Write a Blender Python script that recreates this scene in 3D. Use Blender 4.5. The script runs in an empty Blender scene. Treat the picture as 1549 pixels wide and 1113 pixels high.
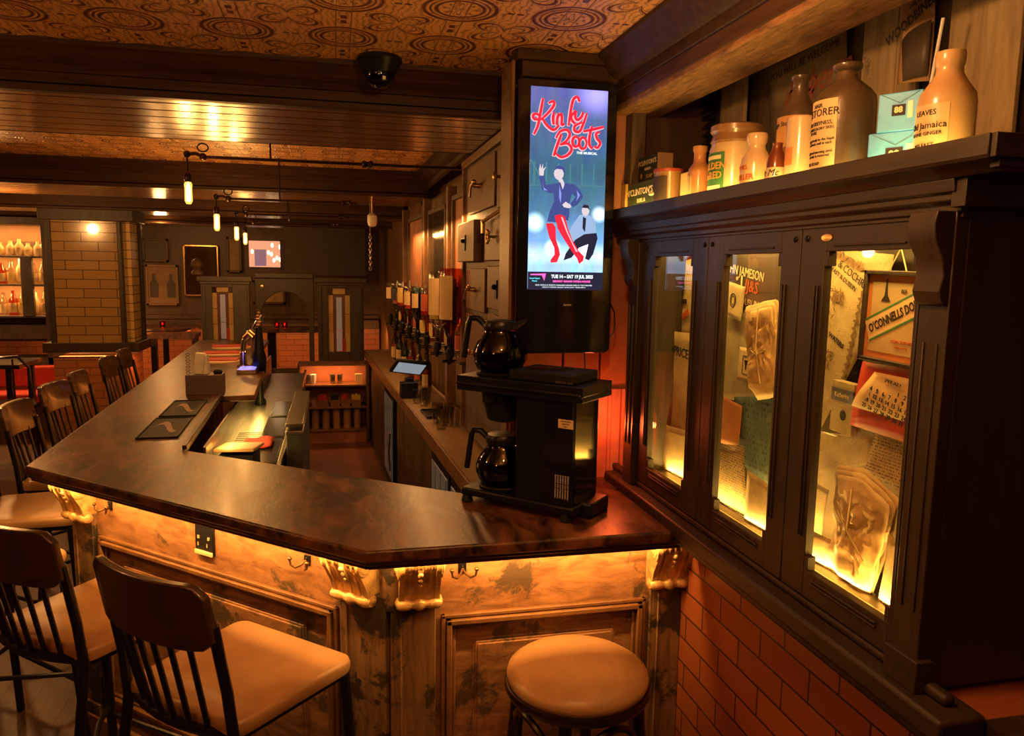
import bpy, bmesh, math, random
from mathutils import Vector, Matrix
random.seed(7)
PI = math.pi
scene = bpy.context.scene
C = scene.collection
# ------------------------------------------------------------------ camera
F = 1155.0
CAM = Vector((0, 0, 1.83))
_p, _y, _r = [math.radians(a) for a in (7.35, 13.1, 0.93)]
_fw = Vector((math.sin(_y)*math.cos(_p), math.cos(_y)*math.cos(_p), -math.sin(_p)))
_r0 = Vector((math.cos(_y), -math.sin(_y), 0)); _u0 = _r0.cross(_fw)
_rt = _r0*math.cos(_r) + _u0*math.sin(_r); _up = -_r0*math.sin(_r) + _u0*math.cos(_r)
cd = bpy.data.cameras.new('camera'); cam = bpy.data.objects.new('camera', cd); C.objects.link(cam)
cd.sensor_fit = 'HORIZONTAL'; cd.sensor_width = 36; cd.lens = F/1549*36; cd.clip_start = 0.02; cd.clip_end = 60
M = Matrix((( _rt.x, _up.x, -_fw.x, CAM.x), (_rt.y, _up.y, -_fw.y, CAM.y), (_rt.z, _up.z, -_fw.z, CAM.z), (0, 0, 0, 1)))
cam.matrix_world = M
scene.camera = cam
def ray(px, py): return _fw + _rt*((px-774.5)/F) - _up*((py-556.5)/F)
def AZ(px, py, z): d = ray(px, py); return CAM + d*((z-CAM.z)/d.z)
def AY(px, py, y): d = ray(px, py); return CAM + d*(y/d.y)
def AX(px, py, x): d = ray(px, py); return CAM + d*(x/d.x)
# ------------------------------------------------------------------ world, exposure, big lights
w = bpy.data.worlds.new('world'); scene.world = w; w.use_nodes = True
w.node_tree.nodes['Background'].inputs[0].default_value = (1.0, 0.42, 0.12, 1)
w.node_tree.nodes['Background'].inputs[1].default_value = 0.02
vs = scene.view_settings; scene.display_settings.display_device = 'sRGB'
vs.view_transform = 'Standard'; vs.look = 'None'; vs.exposure = 1.2; vs.gamma = 1.0; vs.use_curve_mapping = False
WARM = (1.0, 0.45, 0.13); AMBER = (1.0, 0.46, 0.11); YEL = (1.0, 0.58, 0.13)
def point(name, loc, power, col=WARM, rad=0.05):
    l = bpy.data.lights.new(name, 'POINT'); l.energy = power; l.color = col; l.shadow_soft_size = rad
    o = bpy.data.objects.new(name, l); o.location = loc; C.objects.link(o); return o
def area(name, loc, power, sx, sy, direction, col=WARM, xdir=None, spread=None):
    l = bpy.data.lights.new(name, 'AREA'); l.shape = 'RECTANGLE'; l.energy = power; l.color = col; l.size = sx; l.size_y = sy
    if spread: l.spread = math.radians(spread)
    o = bpy.data.objects.new(name, l); C.objects.link(o)
    z = -Vector(direction).normalized(); x = Vector(xdir or (1, 0, 0)); x = (x - z*x.dot(z)).normalized(); y = z.cross(x)
    o.matrix_world = Matrix(((x.x, y.x, z.x, loc[0]), (x.y, y.y, z.y, loc[1]), (x.z, y.z, z.z, loc[2]), (0, 0, 0, 1)))
    return o
# unseen fill lights, added around the viewer and over the far room
point('room_fill', (-1.3, 0.3, 2.30), 6, WARM, 0.06)
point('room_fill', (0.38, 1.12, 2.33), 10, (1, .48, .16), 0.05)
point('room_fill', (-2.2, 2.6, 2.25), 11, WARM, 0.05)
point('room_fill', (-2.6, 6.6, 2.2), 16, WARM, 0.06)
point('room_fill', (-1.9, 9.4, 2.25), 12, WARM, 0.06)
point('room_fill', (-4.2, 8.0, 2.1), 14, WARM, 0.06)
area('ceiling_fill', (-0.25, 0.25, 2.02), 8, 0.35, 0.35, (0.1, 0.25, 1), (1, .47, .15), spread=150)  # out of view, added only to brighten the ceiling
# led strip under the counter lip (diagonal and short run)
COR = Vector((0.07, 1.982)); LEFT = Vector((-1.126, 3.085))
dg = (COR-LEFT).normalized(); nm = Vector((-dg.y, dg.x))      # nm points to the bartender side
area('counter_led', (0.53, 2.018, 1.042), 3.4, 0.84, 0.012, (0, 1.1, -1), AMBER)
_m = (COR+LEFT)/2 + nm*0.037
area('counter_led', (_m.x, _m.y, 1.042), 6.6, 1.5, 0.012, (nm.x*1.1, nm.y*1.1, -1), AMBER, xdir=(dg.x, dg.y, 0))
area('counter_led', (-1.13, 5.5, 1.036), 14, 4.6, 0.012, (0.5, 0, -1), AMBER, xdir=(0, 1, 0))
# led strips in the wall cabinet and along its top
area('cabinet_led', (1.075, 1.70, 1.172), 3.6, 1.25, 0.02, (0.25, 0, 1), YEL, xdir=(0, 1, 0))
area('cabinet_led', (1.06, 1.70, 1.918), 2.4, 1.25, 0.02, (0.45, 0, -1), YEL, xdir=(0, 1, 0))
area('shelf_led', (0.975, 1.78, 2.008), 2.2, 1.5, 0.015, (0.8, 0, 0.6), YEL, xdir=(0, 1, 0))
# under-bar work light, back counter light, far wall light
area('speed_rail_led', (-0.53, 4.6, 1.0), 3.0, 2.4, 0.02, (0.4, 0, -1), YEL, xdir=(0, 1, 0))
area('back_bar_led', (0.60, 5.3, 2.10), 9, 2.6, 0.03, (0.25, 0, -1), WARM, xdir=(-.04, 1, 0))
area('ledge_led', (-2.0, 8.2, 0.93), 5, 1.6, 0.03, (0, 0.3, -1), (1, .3, .08))
area('bench_led', (-1.2, 10.0, 1.02), 14, 3.6, 0.03, (0, 0.6, -1), (1, .34, .09))
point('niche_light', (0.93, 2.44, 1.30), 1.0, (1, .13, .03), 0.02)  # unseen source added for the red light, no lamp stands here
# ------------------------------------------------------------------ materials
def nm_(t, typ, **kw):
    n = t.nodes.new(typ)
    for k, v in kw.items():
        if k.startswith('i_'): n.inputs[k[2:].replace('_', ' ')].default_value = v
        else: setattr(n, k, v)
    return n
def base(name):
    m = bpy.data.materials.new(name); m.use_nodes = True; t = m.node_tree
    return m, t, t.nodes['Principled BSDF']
def rgb(c): return (c[0], c[1], c[2], 1)
def mat(name, col, rough=0.5, metal=0.0, noise=0.15, nscale=8, bump=0.0, emit=None, es=0, spec=None, coat=0, trans=0, stretch=(1,1,1)):
    m, t, b = base(name)
    b.inputs['Roughness'].default_value = rough; b.inputs['Metallic'].default_value = metal
    if spec is not None: b.inputs['Specular IOR Level'].default_value = spec
    if coat: b.inputs['Coat Weight'].default_value = coat; b.inputs['Coat Roughness'].default_value = 0.08
    tc = nm_(t, 'ShaderNodeTexCoord'); mp = nm_(t, 'ShaderNodeMapping'); mp.inputs['Scale'].default_value = stretch
    t.links.new(tc.outputs['Object'], mp.inputs['Vector'])
    nz = nm_(t, 'ShaderNodeTexNoise', i_Scale=nscale, i_Detail=5, i_Roughness=.6); t.links.new(mp.outputs[0], nz.inputs['Vector'])
    cr = nm_(t, 'ShaderNodeValToRGB'); cr.color_ramp.elements[0].position = .3; cr.color_ramp.elements[1].position = .7
    cr.color_ramp.elements[0].color = rgb([c*(1-noise) for c in col]); cr.color_ramp.elements[1].color = rgb([min(1, c*(1+noise)) for c in col])
    t.links.new(nz.outputs['Fac'], cr.inputs[0]); t.links.new(cr.outputs[0], b.inputs['Base Color'])
    if bump:
        bp = nm_(t, 'ShaderNodeBump', i_Strength=bump, i_Distance=.01); t.links.new(nz.outputs['Fac'], bp.inputs['Height']); t.links.new(bp.outputs[0], b.inputs['Normal'])
    if emit: b.inputs['Emission Color'].default_value = rgb(emit); b.inputs['Emission Strength'].default_value = es
    return m
def wood(name, dark, light, rough=.4, scale=3, stretch=(1, 12, 12), bump=.15, contrast=(.3, .7), coat=0, worn=None, planks=None):
    m, t, b = base(name); b.inputs['Roughness'].default_value = rough
    if coat: b.inputs['Coat Weight'].default_value = coat; b.inputs['Coat Roughness'].default_value = .15
    tc = nm_(t, 'ShaderNodeTexCoord'); mp = nm_(t, 'ShaderNodeMapping'); mp.inputs['Scale'].default_value = stretch
    t.links.new(tc.outputs['Object'], mp.inputs['Vector'])
    nz = nm_(t, 'ShaderNodeTexNoise', i_Scale=scale, i_Detail=8, i_Roughness=.65, i_Distortion=.6); t.links.new(mp.outputs[0], nz.inputs['Vector'])
    cr = nm_(t, 'ShaderNodeValToRGB'); e = cr.color_ramp.elements
    e[0].position, e[1].position = contrast; e[0].color = rgb(dark); e[1].color = rgb(light)
    t.links.new(nz.outputs['Fac'], cr.inputs[0]); colout = cr.outputs[0]
    hs = nz.outputs['Fac']
    if worn:      # worn = (color, threshold, scale): patches of another colour with their own edge
        n2 = nm_(t, 'ShaderNodeTexNoise', i_Scale=worn[2], i_Detail=9, i_Roughness=.72, i_Distortion=.3); t.links.new(tc.outputs['Object'], n2.inputs['Vector'])
        r2 = nm_(t, 'ShaderNodeValToRGB'); r2.color_ramp.elements[0].position = worn[1]; r2.color_ramp.elements[1].position = worn[1]+.04
        t.links.new(n2.outputs['Fac'], r2.inputs[0])
        mx = nm_(t, 'ShaderNodeMix', data_type='RGBA'); t.links.new(r2.outputs[0], mx.inputs[0]); t.links.new(colout, mx.inputs[6]); mx.inputs[7].default_value = rgb(worn[0])
        colout = mx.outputs[2]
    if planks:    # (axis, width)
        sx = nm_(t, 'ShaderNodeSeparateXYZ'); t.links.new(tc.outputs['Object'], sx.inputs[0])
        a = nm_(t, 'ShaderNodeMath', operation='DIVIDE'); t.links.new(sx.outputs[planks[0]], a.inputs[0]); a.inputs[1].default_value = planks[1]
        fr = nm_(t, 'ShaderNodeMath', operation='FRACT'); t.links.new(a.outputs[0], fr.inputs[0])
        g = nm_(t, 'ShaderNodeMath', operation='GREATER_THAN'); t.links.new(fr.outputs[0], g.inputs[0]); g.inputs[1].default_value = .03
        mx = nm_(t, 'ShaderNodeMix', data_type='RGBA'); t.links.new(g.outputs[0], mx.inputs[0]); mx.inputs[6].default_value = rgb([c*.3 for c in dark]); t.links.new(colout, mx.inputs[7]); colout = mx.outputs[2]
    t.links.new(colout, b.inputs['Base Color'])
    rr = nm_(t, 'ShaderNodeMapRange'); rr.inputs['To Min'].default_value = rough*.75; rr.inputs['To Max'].default_value = min(1, rough*1.3)
    t.links.new(hs, rr.inputs['Value']); t.links.new(rr.outputs[0], b.inputs['Roughness'])
    bp = nm_(t, 'ShaderNodeBump', i_Strength=bump, i_Distance=.008); t.links.new(hs, bp.inputs['Height']); t.links.new(bp.outputs[0], b.inputs['Normal'])
    return m
def brick(name, c1, c2, mortar, w_, h_, rough, plane='XZ', mort=.004, coat=0):
    m, t, b = base(name); b.inputs['Roughness'].default_value = rough
    if coat: b.inputs['Coat Weight'].default_value = coat
    tc = nm_(t, 'ShaderNodeTexCoord'); s = nm_(t, 'ShaderNodeSeparateXYZ'); c = nm_(t, 'ShaderNodeCombineXYZ')
    t.links.new(tc.outputs['Object'], s.inputs[0]); t.links.new(s.outputs['XYZ'.index(plane[0])], c.inputs[0]); t.links.new(s.outputs['XYZ'.index(plane[1])], c.inputs[1])
    br = nm_(t, 'ShaderNodeTexBrick'); br.inputs['Scale'].default_value = 1; br.inputs['Brick Width'].default_value = w_; br.inputs['Row Height'].default_value = h_
    br.inputs['Mortar Size'].default_value = mort; br.inputs['Mortar Smooth'].default_value = .3; br.inputs['Color1'].default_value = rgb(c1); br.inputs['Color2'].default_value = rgb(c2); br.inputs['Mortar'].default_value = rgb(mortar)
    t.links.new(c.outputs[0], br.inputs['Vector']); t.links.new(br.outputs['Color'], b.inputs['Base Color'])
    bp = nm_(t, 'ShaderNodeBump', i_Strength=.5, i_Distance=.003); bp.invert = True; t.links.new(br.outputs['Fac'], bp.inputs['Height']); t.links.new(bp.outputs[0], b.inputs['Normal'])
    return m
def glass(name, col=(1, 1, 1), gl=.12, rough=.02):
    m = bpy.data.materials.new(name); m.use_nodes = True; t = m.node_tree; t.nodes.remove(t.nodes['Principled BSDF'])
    out = t.nodes['Material Output']; tr = nm_(t, 'ShaderNodeBsdfTransparent'); tr.inputs[0].default_value = rgb(col)
    g = nm_(t, 'ShaderNodeBsdfGlossy'); g.inputs['Roughness'].default_value = rough
    lw = nm_(t, 'ShaderNodeLayerWeight', i_Blend=.5); fr = nm_(t, 'ShaderNodeMath', operation='POWER'); t.links.new(lw.outputs['Facing'], fr.inputs[0]); fr.inputs[1].default_value = 3.5
    a = nm_(t, 'ShaderNodeMath', operation='MULTIPLY_ADD'); a.inputs[1].default_value = .7; a.inputs[2].default_value = gl*.3; a.use_clamp = True
    t.links.new(fr.outputs[0], a.inputs[0]); mx = nm_(t, 'ShaderNodeMixShader'); t.links.new(a.outputs[0], mx.inputs[0]); t.links.new(tr.outputs[0], mx.inputs[1]); t.links.new(g.outputs[0], mx.inputs[2]); t.links.new(mx.outputs[0], out.inputs[0])
    return m
def emis(name, col, s):
    m, t, b = base(name); b.inputs['Base Color'].default_value = (0, 0, 0, 1); b.inputs['Roughness'].default_value = .5
    b.inputs['Emission Color'].default_value = rgb(col); b.inputs['Emission Strength'].default_value = s; return m
def paper(name, col, ink=(.12, .07, .04), rows=60, dens=.5, rough=.8, tr=.25):
    """paper with rows of small print in object space (u = local x, v = local y)"""
    m, t, b = base(name); b.inputs['Roughness'].default_value = rough
    tc = nm_(t, 'ShaderNodeTexCoord'); s = nm_(t, 'ShaderNodeSeparateXYZ'); t.links.new(tc.outputs['Object'], s.inputs[0])
    mu = nm_(t, 'ShaderNodeMath', operation='MULTIPLY'); mu.inputs[1].default_value = rows; t.links.new(s.outputs[1], mu.inputs[0])
    fr = nm_(t, 'ShaderNodeMath', operation='FRACT'); t.links.new(mu.outputs[0], fr.inputs[0])
    g = nm_(t, 'ShaderNodeMath', operation='GREATER_THAN'); t.links.new(fr.outputs[0], g.inputs[0]); g.inputs[1].default_value = .55
    fl = nm_(t, 'ShaderNodeMath', operation='FLOOR'); t.links.new(mu.outputs[0], fl.inputs[0])
    cb = nm_(t, 'ShaderNodeCombineXYZ'); m3 = nm_(t, 'ShaderNodeMath', operation='MULTIPLY'); m3.inputs[1].default_value = rows*2.2; t.links.new(s.outputs[0], m3.inputs[0])
    t.links.new(m3.outputs[0], cb.inputs[0]); t.links.new(fl.outputs[0], cb.inputs[1])
    nz = nm_(t, 'ShaderNodeTexNoise', i_Scale=1.1, i_Detail=2); t.links.new(cb.outputs[0], nz.inputs['Vector'])
    g2 = nm_(t, 'ShaderNodeMath', operation='GREATER_THAN'); t.links.new(nz.outputs['Fac'], g2.inputs[0]); g2.inputs[1].default_value = 1-dens
    ml = nm_(t, 'ShaderNodeMath', operation='MULTIPLY'); t.links.new(g.outputs[0], ml.inputs[0]); t.links.new(g2.outputs[0], ml.inputs[1])
    n3 = nm_(t, 'ShaderNodeTexNoise', i_Scale=14, i_Detail=6); t.links.new(tc.outputs['Object'], n3.inputs['Vector'])
    cr = nm_(t, 'ShaderNodeValToRGB'); cr.color_ramp.elements[0].position = .35; cr.color_ramp.elements[1].position = .65
    cr.color_ramp.elements[0].color = rgb([c*.7 for c in col]); cr.color_ramp.elements[1].color = rgb(col); t.links.new(n3.outputs['Fac'], cr.inputs[0])
    mx = nm_(t, 'ShaderNodeMix', data_type='RGBA'); t.links.new(ml.outputs[0], mx.inputs[0]); t.links.new(cr.outputs[0], mx.inputs[6]); mx.inputs[7].default_value = rgb(ink)
    t.links.new(mx.outputs[2], b.inputs['Base Color'])
    bp = nm_(t, 'ShaderNodeBump', i_Strength=.35, i_Distance=.006); t.links.new(n3.outputs['Fac'], bp.inputs['Height']); t.links.new(bp.outputs[0], b.inputs['Normal'])
    return m
def ceiling_mat():
    m, t, b = base('embossed_paper'); b.inputs['Roughness'].default_value = .45
    tc = nm_(t, 'ShaderNodeTexCoord'); s = nm_(t, 'ShaderNodeSeparateXYZ'); t.links.new(tc.outputs['Object'], s.inputs[0])
    def mth(op, a, b_=None, c_=None):
        n = nm_(t, 'ShaderNodeMath', operation=op)
        for i, v in enumerate((a, b_, c_)):
            if v is None: continue
            if isinstance(v, (int, float)): n.inputs[i].default_value = v
            else: t.links.new(v, n.inputs[i])
        return n.outputs[0]
    def cell(out, off, pitch):
        a = mth('DIVIDE', mth('SUBTRACT', out, off), pitch)
        return mth('SUBTRACT', mth('FRACT', mth('ADD', a, 100.5)), .5)
    PX, PY = .311, .355
    def polar(ox, oy):
        u = mth('MULTIPLY', cell(s.outputs[0], ox, PX), PX); v = mth('MULTIPLY', cell(s.outputs[1], oy, PY), PY)
        r = mth('SQRT', mth('ADD', mth('MULTIPLY', u, u), mth('MULTIPLY', v, v))); a = mth('ARCTAN2', v, u); return u, v, r, a
    def band(x, c, w):  # 1 inside |x-c|<w
        return mth('MAXIMUM', 0, mth('SUBTRACT', 1, mth('DIVIDE', mth('ABSOLUTE', mth('SUBTRACT', x, c)), w)))
    u, v, r, a = polar(.035, 2.535)
    h = band(r, .100, .010)
    h = mth('MAXIMUM', h, mth('MULTIPLY', band(r, .082, .006), .8)); h = mth('MAXIMUM', h, band(r, .066, .008))
    pet = mth('MULTIPLY', mth('ADD', mth('MULTIPLY', mth('COSINE', mth('MULTIPLY', a, 8)), .5), .5), .038)
    h = mth('MAXIMUM', h, band(r, mth('ADD', pet, .008), .005)); h = mth('MAXIMUM', h, mth('MULTIPLY', band(r, .0, .006), 1))
    u2, v2, r2, a2 = polar(.035+PX/2, 2.535+PY/2)
    q = mth('ADD', mth('MULTIPLY', mth('ABSOLUTE', mth('SINE', mth('MULTIPLY', a2, 2))), .085), .018)
    h = mth('MAXIMUM', h, band(r2, q, .010)); h = mth('MAXIMUM', h, mth('MULTIPLY', band(r2, mth('MULTIPLY', q, .72), .006), .7))
    h = mth('MAXIMUM', h, mth('MULTIPLY', band(r2, mth('ADD', q, .018), .004), .6))
    # small lozenges between the medallions
    u3, v3, r3, a3 = polar(.035, 2.535+PY/2)
    lz = mth('MAXIMUM', mth('ABSOLUTE', mth('SUBTRACT', mth('ABSOLUTE', v3), .022)), mth('MULTIPLY', mth('ABSOLUTE', u3), 1.6))
    h = mth('MAXIMUM', h, mth('LESS_THAN', lz, .014)); h = mth('MAXIMUM', h, mth('MULTIPLY', band(mth('ABSOLUTE', u3), .022, .003), .6))
    u4, v4, r4, a4 = polar(.035+PX/2, 2.535)
    lz = mth('MAXIMUM', mth('ABSOLUTE', mth('SUBTRACT', mth('ABSOLUTE', u4), .014)), mth('MULTIPLY', mth('ABSOLUTE', v4), 1.6))
    h = mth('MAXIMUM', h, mth('MULTIPLY', mth('LESS_THAN', lz, .010), .8))
    nz = nm_(t, 'ShaderNodeTexNoise', i_Scale=22, i_Detail=5); t.links.new(tc.outputs['Object'], nz.inputs['Vector'])
    wv = nm_(t, 'ShaderNodeTexWave', i_Scale=14, i_Distortion=14, i_Detail=3); t.links.new(tc.outputs['Object'], wv.inputs['Vector'])
    hh = mth('MAXIMUM', h, mth('MULTIPLY', mth('POWER', wv.outputs['Fac'], 3), .38))
    hh = mth('MULTIPLY', hh, mth('ADD', mth('MULTIPLY', nz.outputs['Fac'], 1.2), .35))
    cr = nm_(t, 'ShaderNodeValToRGB'); e = cr.color_ramp.elements; e[0].color = (.80, .43, .13, 1); e[1].color = (.14, .030, .008, 1); e[0].position = .05; e[1].position = .6
    t.links.new(hh, cr.inputs[0]); t.links.new(cr.outputs[0], b.inputs['Base Color'])
    bp = nm_(t, 'ShaderNodeBump', i_Strength=.6, i_Distance=.006); t.links.new(h, bp.inputs['Height']); t.links.new(bp.outputs[0], b.inputs['Normal'])
    return m
m_ceil = ceiling_mat()
m_beam = wood('dark_beam_wood', (.028, .014, .007), (.072, .036, .017), .5, 4, (1, 14, 14), coat=0)
m_beam.node_tree.nodes['Principled BSDF'].inputs['Specular IOR Level'].default_value = .15
m_soff = wood('soffit_boards', (.10, .045, .014), (.21, .10, .035), .28, 3, (1, 16, 16), coat=.3)
m_cab = wood('cabinet_dark_wood', (.017, .010, .005), (.042, .026, .012), .5, 4, (8, 8, 1))
m_cabx = wood('cabinet_rail_wood', (.017, .010, .005), (.042, .026, .012), .5, 4, (8, 1, 8))
m_top = wood('counter_wood', (.020, .007, .003), (.20, .078, .030), .36, 3.2, (4, 1.5, 3), .25, (.40, .66), coat=.05, worn=((.035, .012, .005), .56, 2.6))
m_lip = wood('counter_edge_wood', (.020, .008, .004), (.07, .03, .014), .32, 3, (1, 6, 6), coat=.25)
m_front = wood('painted_bar_wood', (.13, .058, .026), (.38, .19, .08), .5, 4.5, (2.4, 2.4, 7), .3, (.3, .7), worn=((.075, .048, .026), .56, 3.2))
m_frame = wood('bar_moulding_wood', (.10, .045, .016), (.26, .125, .045), .42, 3, (3, 3, 3), .2, worn=((.05, .028, .014), .62, 8))
m_pil = wood('worn_pilaster_wood', (.10, .055, .025), (.28, .16, .07), .55, 3, (14, 14, 1.6), .25, worn=((.035, .024, .014), .50, 5))
m_gilt = mat('gilded_carving', (.60, .38, .15), .35, .3, .45, 26, .6)
m_gold = mat('aged_brass', (.60, .38, .14), .28, 1, .15, 20)
m_floor = wood('floor_boards', (.045, .02, .008), (.13, .062, .024), .42, 3, (14, 1.2, 14), .15, planks=(0, .14))
m_bfloor = mat('bar_floor_lino', (.16, .055, .025), .55, 0, .2, 3)
m_brk = brick('red_wall_tiles', (.34, .10, .035), (.27, .08, .03), (.05, .02, .01), .205, .078, .38, 'YZ', .0035, coat=.2)
m_brkf = brick('orange_wall_tiles', (.40, .15, .05), (.34, .12, .045), (.14, .05, .02), .22, .075, .4, 'XZ', .004)
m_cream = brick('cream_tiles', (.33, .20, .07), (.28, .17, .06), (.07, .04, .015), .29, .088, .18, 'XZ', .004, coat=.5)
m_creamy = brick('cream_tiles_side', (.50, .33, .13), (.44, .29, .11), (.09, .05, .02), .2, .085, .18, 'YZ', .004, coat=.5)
m_black = mat('black_metal', (.012, .012, .013), .35, .6, .1)
m_blackpl = mat('black_plastic', (.007, .007, .008), .34, 0, .1, 12, spec=.35)
m_mattbl = mat('matt_black', (.009, .008, .008), .6, spec=.25)
m_grey = mat('grey_blue_panel', (.06, .062, .06), .5)
m_steel = mat('brushed_steel', (.46, .44, .40), .3, 1, .12, 6, .05, stretch=(1, 14, 1))
m_chrome = mat('chrome', (.72, .70, .66), .12, 1, .03)
m_leather = mat('tan_leather', (.40, .235, .11), .38, 0, .14, 9, .12)
m_chairw = mat('stained_back_board', (.055, .030, .014), .26, 0, .3, 5, stretch=(1, 6, 6), coat=.3)
m_frblk = mat('painted_chair_frame', (.010, .010, .012), .3, .2, .1)
m_blkwood = wood('ebonised_wood', (.008, .004, .003), (.022, .010, .006), .25, 4, (1, 1, 1), .1, coat=.3)
m_stone = mat('stoneware', (.50, .32, .15), .3, 0, .12, 10, .05, coat=.4)
m_stoned = mat('brown_salt_glaze', (.085, .055, .03), .32, 0, .35, 14, .2, coat=.4)
m_stonet = mat('tan_glaze', (.28, .15, .06), .3, 0, .15, 10, coat=.5)
m_cream2 = mat('cream_paper', (.68, .50, .26), .7, 0, .08, 10)
m_creml = mat('cream_ceramic', (.66, .50, .28), .22, 0, .06, 6, coat=.6)
m_ink = mat('dark_ink', (.018, .012, .010), .7)
m_inkb = mat('navy_ink', (.02, .025, .07), .7)
m_inkr = mat('red_ink', (.50, .10, .03), .7)
m_green = mat('green_print', (.05, .20, .055), .6)
m_blue = mat('sky_blue_wrap', (.08, .42, .95), .45, 0, .12, 30, .2)
m_yelp = mat('yellow_paper', (.62, .42, .05), .6)
m_white = mat('white_paint', (.75, .72, .66), .5)
m_whitel = mat('lettering_cream', (.78, .66, .42), .6)
m_red = mat('red_card', (.50, .045, .02), .55)
m_redc = mat('red_cloth', (.42, .03, .02), .8, 0, .2, 20, .2)
m_orange = mat('orange_card', (.55, .20, .06), .6)
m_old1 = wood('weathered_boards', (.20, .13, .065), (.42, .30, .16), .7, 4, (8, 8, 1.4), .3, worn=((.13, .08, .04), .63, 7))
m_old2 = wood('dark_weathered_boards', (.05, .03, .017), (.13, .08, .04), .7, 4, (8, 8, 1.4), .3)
m_rough = wood('rough_sawn_beam', (.14, .06, .022), (.50, .25, .09), .7, 6, (10, 3, 10), 1.0)
m_wallw = wood('dark_panelling', (.045, .024, .010), (.12, .068, .028), .5, 3, (4, 4, 1), .1)
m_wallo = mat('ochre_paper_wall', (.16, .085, .028), .6, 0, .2, 6)
m_terra = mat('terracotta_board', (.34, .13, .055), .55, 0, .25, 6, .15)
m_pane = glass('cabinet_glass', (.97, .95, .9), .10)
m_clear = glass('clear_glass', (.86, .84, .78), .35)
m_amberg = glass('whiskey_glass', (.75, .30, .06), .3)
m_darkg = glass('smoked_glass', (.05, .03, .02), .2)
m_greeng = glass('green_glass', (.05, .14, .06), .4)
m_redg = glass('red_candle_glass', (.8, .06, .03), .4)
m_coffee = mat('coffee', (.012, .005, .002), .1)
m_bulb = emis('bulb_filament', (1, .62, .22), 18)
def glow_glass():
    m = bpy.data.materials.new('amber_bulb_glass'); m.use_nodes = True; t = m.node_tree; t.nodes.remove(t.nodes['Principled BSDF'])
    tr = nm_(t, 'ShaderNodeBsdfTransparent'); tr.inputs[0].default_value = (1, .85, .6, 1); e = nm_(t, 'ShaderNodeEmission'); e.inputs[0].default_value = (1, .42, .07, 1); e.inputs[1].default_value = 1.6
    mx = nm_(t, 'ShaderNodeMixShader'); mx.inputs[0].default_value = .4; t.links.new(tr.outputs[0], mx.inputs[1]); t.links.new(e.outputs[0], mx.inputs[2]); t.links.new(mx.outputs[0], t.nodes['Material Output'].inputs[0]); return m
m_bglass = glow_glass()
m_bulbs = emis('candle_flame', (1, .3, .1), 12)
m_label = paper('printed_label', (.66, .48, .22), rows=190)
m_paper1 = paper('old_letter', (.60, .46, .24), (.30, .20, .09), rows=190, dens=.42)
m_paper2 = paper('brown_letter', (.42, .29, .13), (.10, .05, .02), rows=140)
m_paper3 = paper('newsprint', (.48, .38, .22), (.26, .19, .10), rows=260, dens=.42)
m_kraft = mat('brown_parcel_paper', (.50, .34, .15), .6, 0, .22, 16, .4)
m_teal = paper('teal_cover', (.10, .16, .13), (.04, .05, .04), rows=60, dens=.45)
m_brownp = mat('brown_sign_board', (.060, .040, .025), .5)
m_string = mat('string', (.6, .45, .22), .8)
m_screenb = mat('screen_glass', (.006, .006, .008), .10, 0, .05, coat=.6)
m_blueled = emis('blue_glow', (.12, .10, 1.0), 1.5)
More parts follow.
